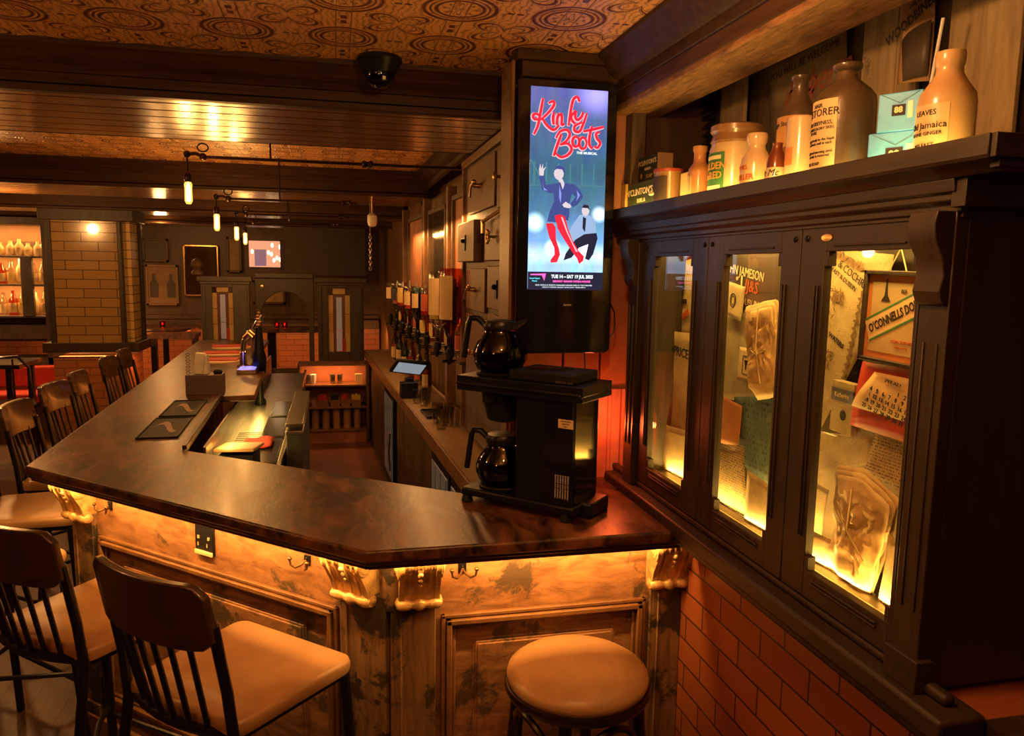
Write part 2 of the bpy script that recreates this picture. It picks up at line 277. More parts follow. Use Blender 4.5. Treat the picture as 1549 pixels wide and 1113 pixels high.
# ------------------------------------------------------------------ mesh builder
class MB:
    def __init__(s): s.bm = bmesh.new(); s.mi = 0
    def _fin(s, faces):
        for f in faces: f.material_index = s.mi
    def raw(s, vs_, fs, T=None):
        T = T or Matrix(); v = [s.bm.verts.new(T @ Vector(p)) for p in vs_]; out = []
        for f in fs:
            try: out.append(s.bm.faces.new([v[i] for i in f]))
            except ValueError: pass
        s._fin(out); return v
    def bx(s, x0, x1, y0, y1, z0, z1, T=None):
        return s.raw([(x0,y0,z0),(x1,y0,z0),(x1,y1,z0),(x0,y1,z0),(x0,y0,z1),(x1,y0,z1),(x1,y1,z1),(x0,y1,z1)],
              [(3,2,1,0),(4,5,6,7),(0,1,5,4),(1,2,6,5),(2,3,7,6),(3,0,4,7)], T)
    def box(s, c, d, rz=0, T=None):
        T = (T or Matrix()) @ Matrix.Translation(c) @ Matrix.Rotation(rz, 4, 'Z')
        return s.bx(-d[0]/2, d[0]/2, -d[1]/2, d[1]/2, -d[2]/2, d[2]/2, T)
    def prism(s, pts, z0, z1, T=None):   # pts 2d ccw, extruded on z
        n = len(pts); v = [(p[0], p[1], z0) for p in pts]+[(p[0], p[1], z1) for p in pts]
        return s.raw(v, [tuple(range(n))[::-1], tuple(range(n, 2*n))]+[(i, (i+1) % n, n+(i+1) % n, n+i) for i in range(n)], T)
    def lathe(s, prof, T=None, n=24, a0=0, a1=2*PI, caps=True):
        full = abs(a1-a0-2*PI) < 1e-6; k = n if full else n+1; v = []
        for r, z in prof:
            for i in range(k):
                a = a0+(a1-a0)*i/n; v.append((r*math.cos(a), r*math.sin(a), z))
        f = []
        for j in range(len(prof)-1):
            for i in range(n):
                i2 = (i+1) % k; f.append((j*k+i, j*k+i2, (j+1)*k+i2, (j+1)*k+i))
        if full and caps:
            if prof[0][0] > 1e-5: f.append(tuple(range(k))[::-1])
            if prof[-1][0] > 1e-5: f.append(tuple(range((len(prof)-1)*k, len(prof)*k)))
        return s.raw(v, f, T)
    def cyl(s, p, r, h, n=20, T=None, r2=None):
        return s.lathe([(r, 0), (r2 if r2 is not None else r, h)], (T or Matrix()) @ Matrix.Translation(p), n)
    def tube(s, pts, r, n=8, closed=False, r2=None):
        pts = [Vector(p) for p in pts]; N = len(pts); v = []; up = None
        for i, p in enumerate(pts):
            a = pts[(i-1) % N] if (closed or i > 0) else p; b = pts[(i+1) % N] if (closed or i < N-1) else p
            t = (b-a).normalized()
            if up is None: up = Vector((0, 0, 1)) if abs(t.z) < .9 else Vector((1, 0, 0))
            x = t.cross(up).normalized(); y = x.cross(t).normalized(); up = y
            rr = r if r2 is None else r+(r2-r)*i/(N-1)
            for k in range(n): a_ = 2*PI*k/n; v.append(p+x*math.cos(a_)*rr+y*math.sin(a_)*rr)
        f = []
        for i in range(N if closed else N-1):
            j = (i+1) % N
            for k in range(n): k2 = (k+1) % n; f.append((i*n+k, i*n+k2, j*n+k2, j*n+k))
        if not closed: f += [tuple(range(n))[::-1], tuple(range((N-1)*n, N*n))]
        return s.raw(v, f)
    def sph(s, p, r, n=16, sc=(1, 1, 1), z0=-1, z1=1, T=None):
        k = 10; prof = []
        for i in range(k+1):
            a = math.asin(z0)+(math.asin(z1)-math.asin(z0))*i/k; prof.append((max(0.00001, r*math.cos(a)), r*math.sin(a)))
        return s.lathe(prof, (T or Matrix()) @ Matrix.Translation(p) @ Matrix.Diagonal((*sc, 1)), n)
    def grid(s, fn, nu, nv, thick=None, T=None):
        v = [fn(i/nu, j/nv) for j in range(nv+1) for i in range(nu+1)]; k = nu+1
        f = [(j*k+i, j*k+i+1, (j+1)*k+i+1, (j+1)*k+i) for j in range(nv) for i in range(nu)]
        return s.raw(v, f, T)
    def text(s, txt, size, T=None, wrap=None, ext=.0004, align='CENTER', shear=0, bold=0, sx=1):
        cu = bpy.data.curves.new('t', 'FONT'); cu.body = txt; cu.size = size; cu.extrude = ext; cu.align_x = align; cu.align_y = 'CENTER'; cu.shear = shear; cu.offset = bold; cu.resolution_u = 2
        o = bpy.data.objects.new('t', cu); C.objects.link(o); dgp = bpy.context.evaluated_depsgraph_get(); me = bpy.data.meshes.new_from_object(o.evaluated_get(dgp))
        n0 = len(s.bm.verts); f0 = len(s.bm.faces); s.bm.from_mesh(me); s.bm.verts.ensure_lookup_table(); s.bm.faces.ensure_lookup_table()
        R_ = Matrix.Rotation(PI/2, 4, 'X'); T = T or Matrix()
        for vv in s.bm.verts[n0:]:
            x, y, z = vv.co; x *= sx
            if wrap: a = x/wrap; p = Vector(((wrap+z)*math.sin(a), -(wrap+z)*math.cos(a), y))
            else: p = Vector((x, -z, y))
            vv.co = T @ p
        s._fin(s.bm.faces[f0:])
        bpy.data.objects.remove(o); bpy.data.meshes.remove(me); bpy.data.curves.remove(cu)
    def done(s, name, mats, parent=None, bevel=0, smooth=35, seg=2, loc=None, rz=None, solid=0):
        bmesh.ops.recalc_face_normals(s.bm, faces=s.bm.faces[:]) if not solid else None
        me = bpy.data.meshes.new(name); s.bm.to_mesh(me); s.bm.free()
        for m in (mats if isinstance(mats, (list, tuple)) else [mats]): me.materials.append(m)
        if smooth:
            me.shade_smooth(); me.set_sharp_from_angle(angle=math.radians(smooth))
        o = bpy.data.objects.new(name, me); C.objects.link(o)
        if parent: o.parent = parent
        if loc is not None: o.location = loc
        if rz is not None: o.rotation_euler.z = rz
        if solid: md = o.modifiers.new('solid', 'SOLIDIFY'); md.thickness = solid; md.offset = 0
        if bevel: md = o.modifiers.new('bevel', 'BEVEL'); md.width = bevel; md.segments = seg; md.limit_method = 'ANGLE'; md.angle_limit = math.radians(40)
        return o
def thing(name, label, cat, loc=(0, 0, 0), rz=0, group=None):
    o = bpy.data.objects.new(name, None); C.objects.link(o); o.empty_display_size = .05; o.location = loc; o.rotation_euler = (0, 0, rz)
    o['label'] = label; o['category'] = cat
    if group: o['group'] = group
    return o
def tag(o, label, cat, group=None):
    o['label'] = label; o['category'] = cat
    if group: o['group'] = group
    return o
def struct(o): o['kind'] = 'structure'; return o
def dup(root, loc, rz=None, label=None, group=None, scale=None):
    r = root.copy(); C.objects.link(r); r.location = loc
    if rz is not None: r.rotation_euler = (0, 0, rz)
    if scale: r.scale = scale
    if label: r['label'] = label
    if group: r['group'] = group
    for ch in [c for c in bpy.data.objects if c.parent == root]:
        c = ch.copy(); C.objects.link(c); c.parent = r
        for g in [k for k in bpy.data.objects if k.parent == ch]:
            d = g.copy(); C.objects.link(d); d.parent = c
    return r
def facing(o, direction):      # turn a text thing so its front (-Y) looks along direction
    return math.atan2(direction[1], direction[0])+PI/2
FX = -PI/2                     # front looks to -X (room side of the right wall)
# ================================================================== SETTING
def sbox(name, m, x0, x1, y0, y1, z0, z1, bevel=0):
    b = MB(); b.bx(x0, x1, y0, y1, z0, z1); return struct(b.done(name, m, bevel=bevel))
b = MB(); b.bx(-5.2, 1.5, -2.2, 11.2, -.1, 0); struct(b.done('floor', m_floor))
b = MB(); b.prism([(-.62, 3.5), (.42, 2.7), (.55, 3.1), (.31, 8.6), (-.62, 8.6)], .001, .004); struct(b.done('floor_bar', m_bfloor))
b = MB(); b.bx(-5.2, 1.5, -2.2, 11.2, 2.535, 2.6); struct(b.done('ceiling', m_ceil))
sbox('wall_back', m_wallw, -5.2, 1.5, 11.0, 11.2, 0, 2.535)
sbox('wall_left', m_wallo, -5.3, -5.2, -2.2, 11.2, 0, 2.535)
sbox('wall_front', m_wallo, -5.2, 1.5, -2.3, -2.2, 0, 2.535)
sbox('wall_right', m_brk, 1.04, 1.34, .975, 2.62, 0, 1.10)
sbox('wall_right_near', m_cab, 1.04, 1.34, -2.2, .975, 0, 1.10)  # coloured dark instead of tiled, standing in for shade at this end
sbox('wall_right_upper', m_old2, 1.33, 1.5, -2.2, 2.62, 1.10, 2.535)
sbox('wall_right_end', m_cab, 1.04, 1.33, -2.2, .60, 1.10, 2.365)
b = MB(); b.prism([(.595, 2.62), (1.5, 2.62), (1.5, 11), (.62, 11), (.70, 8.9), (.80, 6.0), (.955, 3.1), (.70, 3.08)], 0, 2.535); struct(b.done('wall_back_bar', m_wallo))
# ceiling beams: face, soffit of narrow boards, cornice
def beam(i, y0, y1, z, x0=-5.2, x1=.70, cornice=True):
    b = MB(); b.bx(x0, x1, y0, y0+.03, z, 2.535); b.bx(x0, x1, y1-.03, y1, z, 2.535)
    b.bx(x0, x1, y0-.012, y0+.03, z-.012, z+.012)
    struct(b.done('trim_%d' % i, m_beam, bevel=.003))
    b = MB(); n = 7; wd = (y1-y0)/n
    for k in range(n): b.bx(x0, x1, y0+k*wd+.006, y0+(k+1)*wd-.006, z, z+.012)
    b.bx(x0, x1, y0, y1, z+.008, z+.02)
    struct(b.done('trim_%d' % (i+1), m_soff, bevel=.0025))
    if cornice:
        b = MB(); prof = [(0, 2.535), (-.12, 2.535), (-.12, 2.520), (-.10, 2.515), (-.075, 2.49), (-.05, 2.475), (-.03, 2.47), (-.02, 2.455), (0, 2.455)]
        n = len(prof); vs_ = [(x0, y0+a, z_) for a, z_ in prof]+[(x1, y0+a, z_) for a, z_ in prof]
        b.raw(vs_, [tuple(range(n)), tuple(range(n, 2*n))]+[(k, (k+1) % n, n+(k+1) % n, n+k) for k in range(n)])
        struct(b.done('trim_%d' % (i+2), m_beam, smooth=50))
beam(1, 2.92, 3.92, 2.405)
beam(4, 5.9, 7.0, 2.37)
beam(7, 7.9, 8.7, 2.33)
beam(10, 9.4, 10.2, 2.30)
# cornice along the right lintel and over the niche
def cornice_y(name, x, y0, y1, s=-1):
    b = MB(); prof = [(0, 2.535), (-.10, 2.535), (-.10, 2.522), (-.085, 2.515), (-.06, 2.487), (-.035, 2.462), (-.02, 2.458), (-.018, 2.43), (0, 2.42)]
    n = len(prof); v = [(x-s*a, y0, z_) for a, z_ in prof]+[(x-s*a, y1, z_) for a, z_ in prof]
    b.raw(v, [tuple(range(n)), tuple(range(n, 2*n))]+[(k, (k+1) % n, n+(k+1) % n, n+k) for k in range(n)])
    return struct(b.done(name, m_beam, smooth=50))
cornice_y('trim_13', .95, -2.2, 2.62, -1)
b = MB(); b.bx(.60, .96, 2.50, 2.62, 2.452, 2.535); b.bx(.58, .96, 2.48, 2.62, 2.50, 2.535); struct(b.done('trim_14', m_beam, bevel=.005))
cornice_y('trim_15', .70, 3.95, 5.88, -1)
b = MB(); b.bx(.947, 1.12, -2.2, 2.62, 2.368, 2.535); struct(b.done('trim_16', m_rough, bevel=.006)); b = MB(); b.bx(.940, .948, -2.2, 2.62, 2.385, 2.535); struct(b.done('trim_22', wood('lintel_face', (.035, .014, .007), (.10, .04, .016), .5, 4, (8, 1.2, 8), .3)))
sbox('trim_17', m_wallw, 1.0, 1.33, 2.60, 2.62, 2.03, 2.37)
sbox('trim_23', m_old2, 1.0, 1.05, 2.54, 2.60, 2.0, 2.37)
b = MB(); b.bx(.566, .578, 2.50, 2.66, 1.10, 2.50); struct(b.done('trim_18', m_frame, bevel=.004))
# left tiled column with ledge
CY = 8.0; cx0 = AY(86, 500, CY).x; cx1 = AY(184, 500, CY).x
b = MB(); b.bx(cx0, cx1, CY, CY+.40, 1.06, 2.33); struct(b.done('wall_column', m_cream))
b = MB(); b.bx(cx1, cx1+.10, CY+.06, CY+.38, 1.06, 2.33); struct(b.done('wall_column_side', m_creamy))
b = MB(); b.bx(cx0-.05, cx0, CY-.015, CY+.40, 1.0, 2.33); b.bx(cx1, cx1+.035, CY-.015, CY+.07, 1.0, 2.33); b.bx(cx1+.10, cx1+.13, CY+.34, CY+.42, 1.0, 2.33)
b.bx(cx0-.12, cx1+.16, CY-.04, CY+.45, .98, 1.07); b.bx(cx0-.10, cx1+.15, CY-.03, CY+.45, 2.22, 2.33); struct(b.done('trim_19', m_cab, bevel=.006))
b = MB(); b.bx(cx0-.05, cx1+.02, CY+.02, CY+.7, 0, .92); struct(b.done('wall_column_base', m_brkf))
# orange tiled dado along the far wall, dark rail over it
b = MB(); b.bx(-5.2, .6, 10.86, 11.0, 0, .98); struct(b.done('wall_back_dado', m_brkf))
b = MB(); b.bx(-5.2, .6, 10.80, 11.0, .98, 1.10); b.bx(-5.2, .6, 10.94, 11.0, 1.10, 1.16); struct(b.done('trim_20', m_wallw, bevel=.006))
# ================================================================== BAR
def P2(o, n_, t, d=0): q = o+dg*t+nm*d; return (q.x, q.y)
top_poly = [tuple(LEFT), tuple(COR), (1.04, 1.982), (1.04, 2.62), (.60, 2.62), (.60, 2.475), (.412, 2.475), (-.609, 3.265), (-.65, 4.6), (-.46, 4.62), (-.50, 5.7), (-.62, 5.72), (-.66, 8.1), (-1.33, 8.1)]
bt = MB(); bt.prism(top_poly, 1.045, 1.08)
counter = thing('bar_counter', 'long dark worn wooden bar top with angled corner on carved base', 'bar counter')
bt.done('worktop', m_top, counter, bevel=.008, seg=3)
b = MB()
lx = -.041
def edge_strip(bb_, inset, z0, z1, wd=.032):
    # outline strip that follows the room side of the top
    A = LEFT+nm*inset; 
    pts_o = []
    def off(d):
        # three lines: long side, diagonal, short run
        y = 1.982+d; t = (y-(COR+nm*d).y)/dg.y; c = COR+nm*d+dg*t
        xl = d; t2 = 0; l = LEFT+nm*d; t2 = ((LEFT.x+d)-l.x)/dg.x; l2 = l+dg*t2
        return [( -1.33+d, 8.1), (l2.x, l2.y), (c.x, c.y), (1.0, y)]
    o = off(inset); i = off(inset+wd)
    for k in range(3):
        bb_.prism([o[k], o[k+1], i[k+1], i[k]], z0, z1)
edge_strip(b, .008, 1.034, 1.046, .022); edge_strip(b, .015, 1.022, 1.036, .014)
b.done('edge_moulding', m_lip, counter, bevel=.004)
b = MB()
for (a, c_) in (((-.609, 3.265), (-.65, 4.6)),):
    b.prism([(a[0]-.006, a[1]), (a[0]+.012, a[1]), (c_[0]+.012, c_[1]), (c_[0]-.006, c_[1])], 1.08, 1.098)
b.done('raised_rim', m_lip, counter, bevel=.003)
# bar front: panelling, pilasters, corbels
front = thing('bar_cabinet', 'distressed brown panelled bar front with carved corbels under the counter', 'bar front')
D = .14; A0 = LEFT+nm*D
tC = (2.11-A0.y)/dg.y; CP = A0+dg*tC                      # outer corner of the panelling
tL = .056; LP = A0+dg*tL
TD = Matrix(((dg.x, nm.x, 0, A0.x), (dg.y, nm.y, 0, A0.y), (0, 0, 1, 0), (0, 0, 0, 1)))   # local x along the diagonal, y into the bar
TX = Matrix.Translation((0, 2.11, 0))
b = MB(); b.prism([tuple(LP), tuple(CP), (1.04, 2.11), (1.04, 2.16), (CP.x+.02, 2.16), (LP.x+.05, LP.y+.03), (-1.12, 8.1), (-1.19, 8.1)], .0, 1.045)
b.done('panelling', m_front, front)
def frame_moulding(bb_, T, x0, x1, z0, z1):
    w1 = .028
    for (dx, h_, p) in ((0, .012, .016), (.014, .016, .026), (.032, .010, .012)):
        a, c_, e, f = x0+dx, x1-dx, z0+dx, z1-dx
        bb_.bx(a, c_, -p, 0, f-h_, f, T); bb_.bx(a, c_, -p, 0, e, e+h_, T); bb_.bx(a, a+h_, -p, 0, e, f, T); bb_.bx(c_-h_, c_, -p, 0, e, f, T)
def inner_panel(bb_, T, x0, x1, z0, z1):
    for k, p in enumerate((.004, .009, .014)):
        d = k*.007; bb_.bx(x0+d, x1-d, -p, 0, z0+d, z1-d, T)
b = MB(); frame_moulding(b, TD, .225, 1.405, .16, .82); b.done('moulding', m_frame, front, bevel=.003)
b = MB(); frame_moulding(b, TX, .29, .925, .16, .83); b.done('moulding', m_frame, front, bevel=.003)
b = MB(); inner_panel(b, TD, .36, 1.27, .24, .735); b.done('raised_panel', m_front, front, bevel=.002)
b = MB(); inner_panel(b, TX, .385, .83, .24, .745); b.done('raised_panel', m_front, front, bevel=.002)
for x0, x1, T in ((tL+.02, .205, TD), (1.425, tC+.006, TD), (CP.x+.005, .272, TX), (.935, 1.04, TX)):
    b = MB(); b.bx(x0, x1, -.022, 0, 0, .90, T); b.bx(x0+.002, x1-.002, -.030, -.02, 0, .14, T); b.bx(x0+.025, x0+.032, -.026, -.02, .2, .85, T)
    b.done('pilaster', m_pil, front, bevel=.005)
b = MB(); b.bx(tL, tC, -.035, 0, 0, .09, TD); b.bx(CP.x, 1.04, -.035, 0, 0, .09, TX); b.bx(tL, tC, -.02, 0, .09, .115, TD); b.bx(CP.x, 1.04, -.02, 0, .09, .115, TX); b.done('plinth', m_frame, front, bevel=.005)
def corbel(T, w_=.125, mm=None):
    b = MB(); 
    prof = [(0, 1.045), (.066, 1.045), (.076, 1.036), (.086, 1.020), (.090, 1.000), (.087, .982), (.076, .963), (.068, .948), (.060, .934), (.054, .918), (.050, .902), (.046, .890), (.044, .876), (.030, .868), (0, .868)]
    def ext(x0, x1, sc):
        pts = [(-p*sc, z) for p, z in prof]; n = len(pts)
        v = [(x0, y, z) for y, z in pts]+[(x1, y, z) for y, z in pts]
        b.raw(v, [tuple(range(n)), tuple(range(n, 2*n))]+[(k, (k+1) % n, n+(k+1) % n, n+k) for k in range(n)], T)
    h = w_/2
    ext(-h+.012, h-.012, .88); ext(-h, -h+.014, 1.0); ext(h-.014, h, 1.0); ext(-.008, .008, .97); ext(-h*.5-.004, -h*.5+.004, .93); ext(h*.5-.004, h*.5+.004, .93)
    R90 = Matrix.Rotation(PI/2, 4, 'Y')
    for sx in (-1, 1):        # scroll volutes on the sides
        for r, dp in ((.034, .006), (.026, .009), (.016, .012), (.007, .015)):
            b.lathe([(r-.004, 0), (r, .002), (r, dp-.002), (r-.004, dp)], T @ Matrix.Translation((sx*h, -.062, 1.003)) @ Matrix.Rotation(sx*PI/2, 4, 'Y'), 18)
        for r, dp in ((.017, .007), (.009, .010)):
            b.lathe([(r-.003, 0), (r, .002), (r, dp-.002), (r-.003, dp)], T @ Matrix.Translation((sx*h, -.034, .886)) @ Matrix.Rotation(sx*PI/2, 4, 'Y'), 14)
    # front leaves and beads
    for k in range(5):
        x = -h+.022+k*(w_-.044)/4
        b.sph((x, -.079, 1.012), .0125, 10, (1, .8, 1.7), T=T)
    for k in range(3):
        b.sph((0, -.085+.008*k, .985-.018*k), .008-.0012*k, 10, T=T)
    # turned roll along the bottom
    rp = []; n = 26
    for k in range(n+1):
        u = k/n; r = .010+.006*abs(math.sin(u*PI*3))**.6+(.003 if .46 < u < .54 else 0); rp.append((r, u*(w_+.012)))
    b.lathe(rp, T @ Matrix.Translation((-h-.006, -.044, .884)) @ R90, 12)
    return b.done('corbel', mm or m_gilt, front, smooth=50)
for T, x in ((TD, .135), (TD, 1.49), (TX, .222), (TX, .985)):
    c_ = corbel(T @ Matrix.Translation((x, 0, 0)), .135 if T is TD else .115)
# carved fillet on the corner between the two corbels
b = MB(); b.lathe([(.02, .86), (.026, .90), (.022, .95), (.026, 1.0), (.024, 1.045)], Matrix.Translation((CP.x+.005, CP.y-.006, 0)), 14); b.done('corner_fillet', m_pil, front)
# hooks and socket on the frieze
m_hook = mat('dark_brass', (.16, .09, .04), .35, .9)
def hook(T, x, z, label):
    t = thing('bag_hook', label, 'hook', T @ Vector((x, 0, z)), math.atan2(T[1][0], T[0][0]))
    b = MB(); b.bx(-.012, .012, -.006, 0, -.016, .016); b.sph((0, -.007, .006), .0035); b.done('backplate', m_black, t, bevel=.002)
    b = MB()
    for s in (-1, 1):
        b.tube([(0, -.008, 0), (s*.008, -.022, -.012), (s*.020, -.034, -.018), (s*.033, -.040, -.010), (s*.036, -.040, .004)], .0035, 8)
        b.sph((s*.036, -.040, .008), .0065)
    b.done('prongs', m_hook, t); return t
hk = TX @ Vector((0, 0, 0))
q = AY(699, 858, 2.11); hook(TX, q.x, q.z, 'small brass double hook below the counter, right of the corner corbels')
def on_diag(px, py):     # pixel to (x along diagonal, z) on the diagonal panel
    d = ray(px, py); n = Vector((nm.x, nm.y, 0)); A = Vector((A0.x, A0.y, 0)); k = (A-CAM).dot(n)/d.dot(n); p = CAM+d*k
    return (Vector((p.x, p.y))-A0).dot(dg), p.z
u, z = on_diag(466, 846); hook(TD, u, min(z, .99), 'small brass double hook on the diagonal front beside the right carved corbel')
u, z = on_diag(160, 762); hook(TD, u+.03, min(z, .99), 'small brass double hook on the diagonal front beside the far left carved corbel')
u, z = on_diag(312, 814)
t = thing('power_socket', 'black double power socket plate with cream lower edge on bar front', 'socket', TD @ Vector((u, 0, z)), math.atan2(dg.y, dg.x))
b = MB(); b.bx(-.045, .045, -.010, 0, -.055, .075); b.done('faceplate', m_blackpl, t, bevel=.003)
b = MB(); b.bx(-.043, .043, -.016, -.009, -.055, -.040); b.done('lower_edge', m_cream2, t, bevel=.002)
b = MB()
for s in (-1, 1): b.bx(s*.025-.004, s*.025+.004, -.013, -.009, .0, .010); b.bx(s*.022-.008, s*.022-.005, -.012, -.009, -.026, -.014)
b.done('switch', m_stone, t)
# ================================================================== STOOLS WITH BACKS
def backed_stool(label):
    t = thing('backed_bar_stool', label, 'bar stool', (0, 0, 0), 0, 'backed stools round the bar')
    b = MB(); W, Dp = .218, .215
    def fn(u, v):
        pass
    pts = []
    def rc(cx, cy, r, a0): return [(cx+r*math.cos(a0+k*PI/8), cy+r*math.sin(a0+k*PI/8)) for k in range(5)]
    out = rc(W-.035, Dp-.035, .035, 0)+rc(-W+.035, Dp-.035, .035, PI/2)+rc(-W+.055, -.175+.04, .04, PI)+rc(W-.055, -.175+.04, .04, 3*PI/2)
    n = len(out); rings = [(1.0, .742), (1.015, .752), (1.015, .768), (1.0, .777), (.94, .782), (.5, .779), (.001, .776)]; v = []
    for s_, z in rings:
        for x, y in out: v.append((x*s_, y*s_, z))
    f = [tuple(range(n))[::-1]]
    for j in range(len(rings)-1):
        for i in range(n): f.append((j*n+i, j*n+(i+1) % n, (j+1)*n+(i+1) % n, (j+1)*n+i))
    b.raw(v, f); b.done('seat', m_leather, t, smooth=60)
    b = MB(); out2 = [(x*.93, y*.93) for x, y in out]; b.prism(out2, .720, .743); b.done('seat_frame', m_frblk, t, bevel=.003)
    def back(u): return -.192-.040*(1-(2*u-1)**2)           # curve of the back rail in y
    # back board: curved, tall, rounded corners
    b = MB(); nu = 16; v = []; f = []
    for k in range(nu+1):
        u = k/nu; x = -.200+.40*u; e = min(u, 1-u); dr = .03*max(0, 1-e/.10)**2; zt = 1.138-dr; zb = .975+dr*.8; y = back(u)-.02
        for (dy, zz, ty) in ((-.011, zb, 0), (.011, zb, 0), (.011, zt, -.022), (-.011, zt, -.022)): v.append((x, y+dy+ty, zz))
    for k in range(nu):
        for j in range(4): f.append((k*4+j, k*4+(j+1) % 4, k*4+4+(j+1) % 4, k*4+4+j))
    f += [(0, 1, 2, 3), (nu*4, nu*4+1, nu*4+2, nu*4+3)]
    b.raw(v, f); b.done('back_board', m_chairw, t, bevel=.004, smooth=45)
    b = MB()
    for k in range(1, 7):
        u = k/7; x = -.182+.364*u; b.tube([(x*.90, back(u)+.036, .735), (x*.95, back(u)+.008, .86), (x, back(u)-.022, .995)], .0075, 8)
    b.done('spindles', m_frblk, t)
    b = MB(); b.tube([(-.195+.39*k/10, back(k/10)+.036, .745) for k in range(11)], .013, 8); b.done('back_rail', m_frblk, t)
    for sx in (-1, 1):
        b = MB(); b.tube([(sx*.215, -.255, 0), (sx*.203, -.215, .45), (sx*.196, -.170, .735), (sx*.192, -.182, .86), (sx*.190, -.213, 1.035)], .0135, 10); b.done('leg', m_frblk, t)
        b = MB(); b.tube([(sx*.232, .235, 0), (sx*.205, .190, .735)], .015, 10); b.done('leg', m_frblk, t)
    b = MB()
    for sx in (-1, 1):
        b.tube([(sx*.226, -.248, .30), (sx*.14, -.11, .315), (sx*.05, -.025, .32), (sx*.05, .025, .32), (sx*.14, .11, .315), (sx*.224, .218, .30)], .009, 8)
    b.tube([(-.05, 0, .32), (.05, 0, .32)], .009, 8); b.tube([(-.222, .218, .27), (.222, .218, .27)], .009, 8)
    b.done('footrest', m_frblk, t); return t
ang = math.atan2(nm.y, nm.x)-PI/2
s0 = backed_stool('black backed bar stool with tan seat, nearest the viewer, beside the bar')
s0.location = (-.268, 1.995, 0); s0.rotation_euler.z = ang
dup(s0, (-.735, 2.43, 0), ang+.10, 'black backed bar stool with tan seat, just left of the nearest backed stool')
dup(s0, (-1.27, 2.98, 0), ang, 'bar stool at the left corner of the bar of which mostly the tan seat shows')
LB = [((-1.30, 3.60), 'nearest backed stool on the long side of the bar, tucked in by the corner'),
      ((-1.31, 4.18), 'second backed stool along the long side of the bar, counted from the corner'),
      ((-1.35, 4.82), 'third backed stool along the long side of the bar, counted from the corner'),
      ((-1.37, 5.34), 'fourth backed stool along the long side, last before the gap in the row'),
      ((-1.41, 6.15), 'fifth backed stool along the long side, just beyond the gap in the row'),
      ((-1.43, 6.68), 'farthest backed stool on the long side of the bar near the tiled column')]
for i, ((x, y), lab) in enumerate(LB): dup(s0, (x, y, 0), -PI/2+[.10, .02, -.05, .06, 0, .03][i], lab)
# round stool
t = thing('round_bar_stool', 'round backless bar stool with tan leather seat and dark bentwood frame', 'bar stool', (.632, 1.868, 0), .3)
b = MB(); b.lathe([(.170, .715), (.188, .722), (.194, .738), (.190, .752), (.170, .766), (.12, .776), (.05, .780), (.0001, .781)], n=48); b.done('seat', m_leather, t, smooth=60)
b = MB(); b.lathe([(.150, .690), (.178, .690), (.195, .700), (.200, .712), (.197, .724), (.188, .726), (.186, .714), (.150, .714)], n=48); b.done('seat_ring', m_blkwood, t)
for k in range(4):
    a = PI/4+k*PI/2; c_, s_ = math.cos(a), math.sin(a)
    b = MB(); b.tube([(c_*.225, s_*.225, 0), (c_*.195, s_*.195, .35), (c_*.172, s_*.172, .60), (c_*.165, s_*.165, .695)], .017, 12); b.done('leg', m_blkwood, t)
b = MB(); b.tube([(.19*math.cos(k*PI/18), .19*math.sin(k*PI/18), .30) for k in range(36)], .012, 10, True); b.done('foot_ring', m_blkwood, t)
b = MB()
for k in range(4):
    a = PI/4+k*PI/2; a2 = a+PI/2; p = []
    for j in range(13):
        u = j/12; q = a+(a2-a)*u; p.append((.165*math.cos(q), .165*math.sin(q), .50+.165*math.sin(u*PI)**.55))
    b.tube(p, .010, 8)
b.done('bentwood_arches', m_blkwood, t)
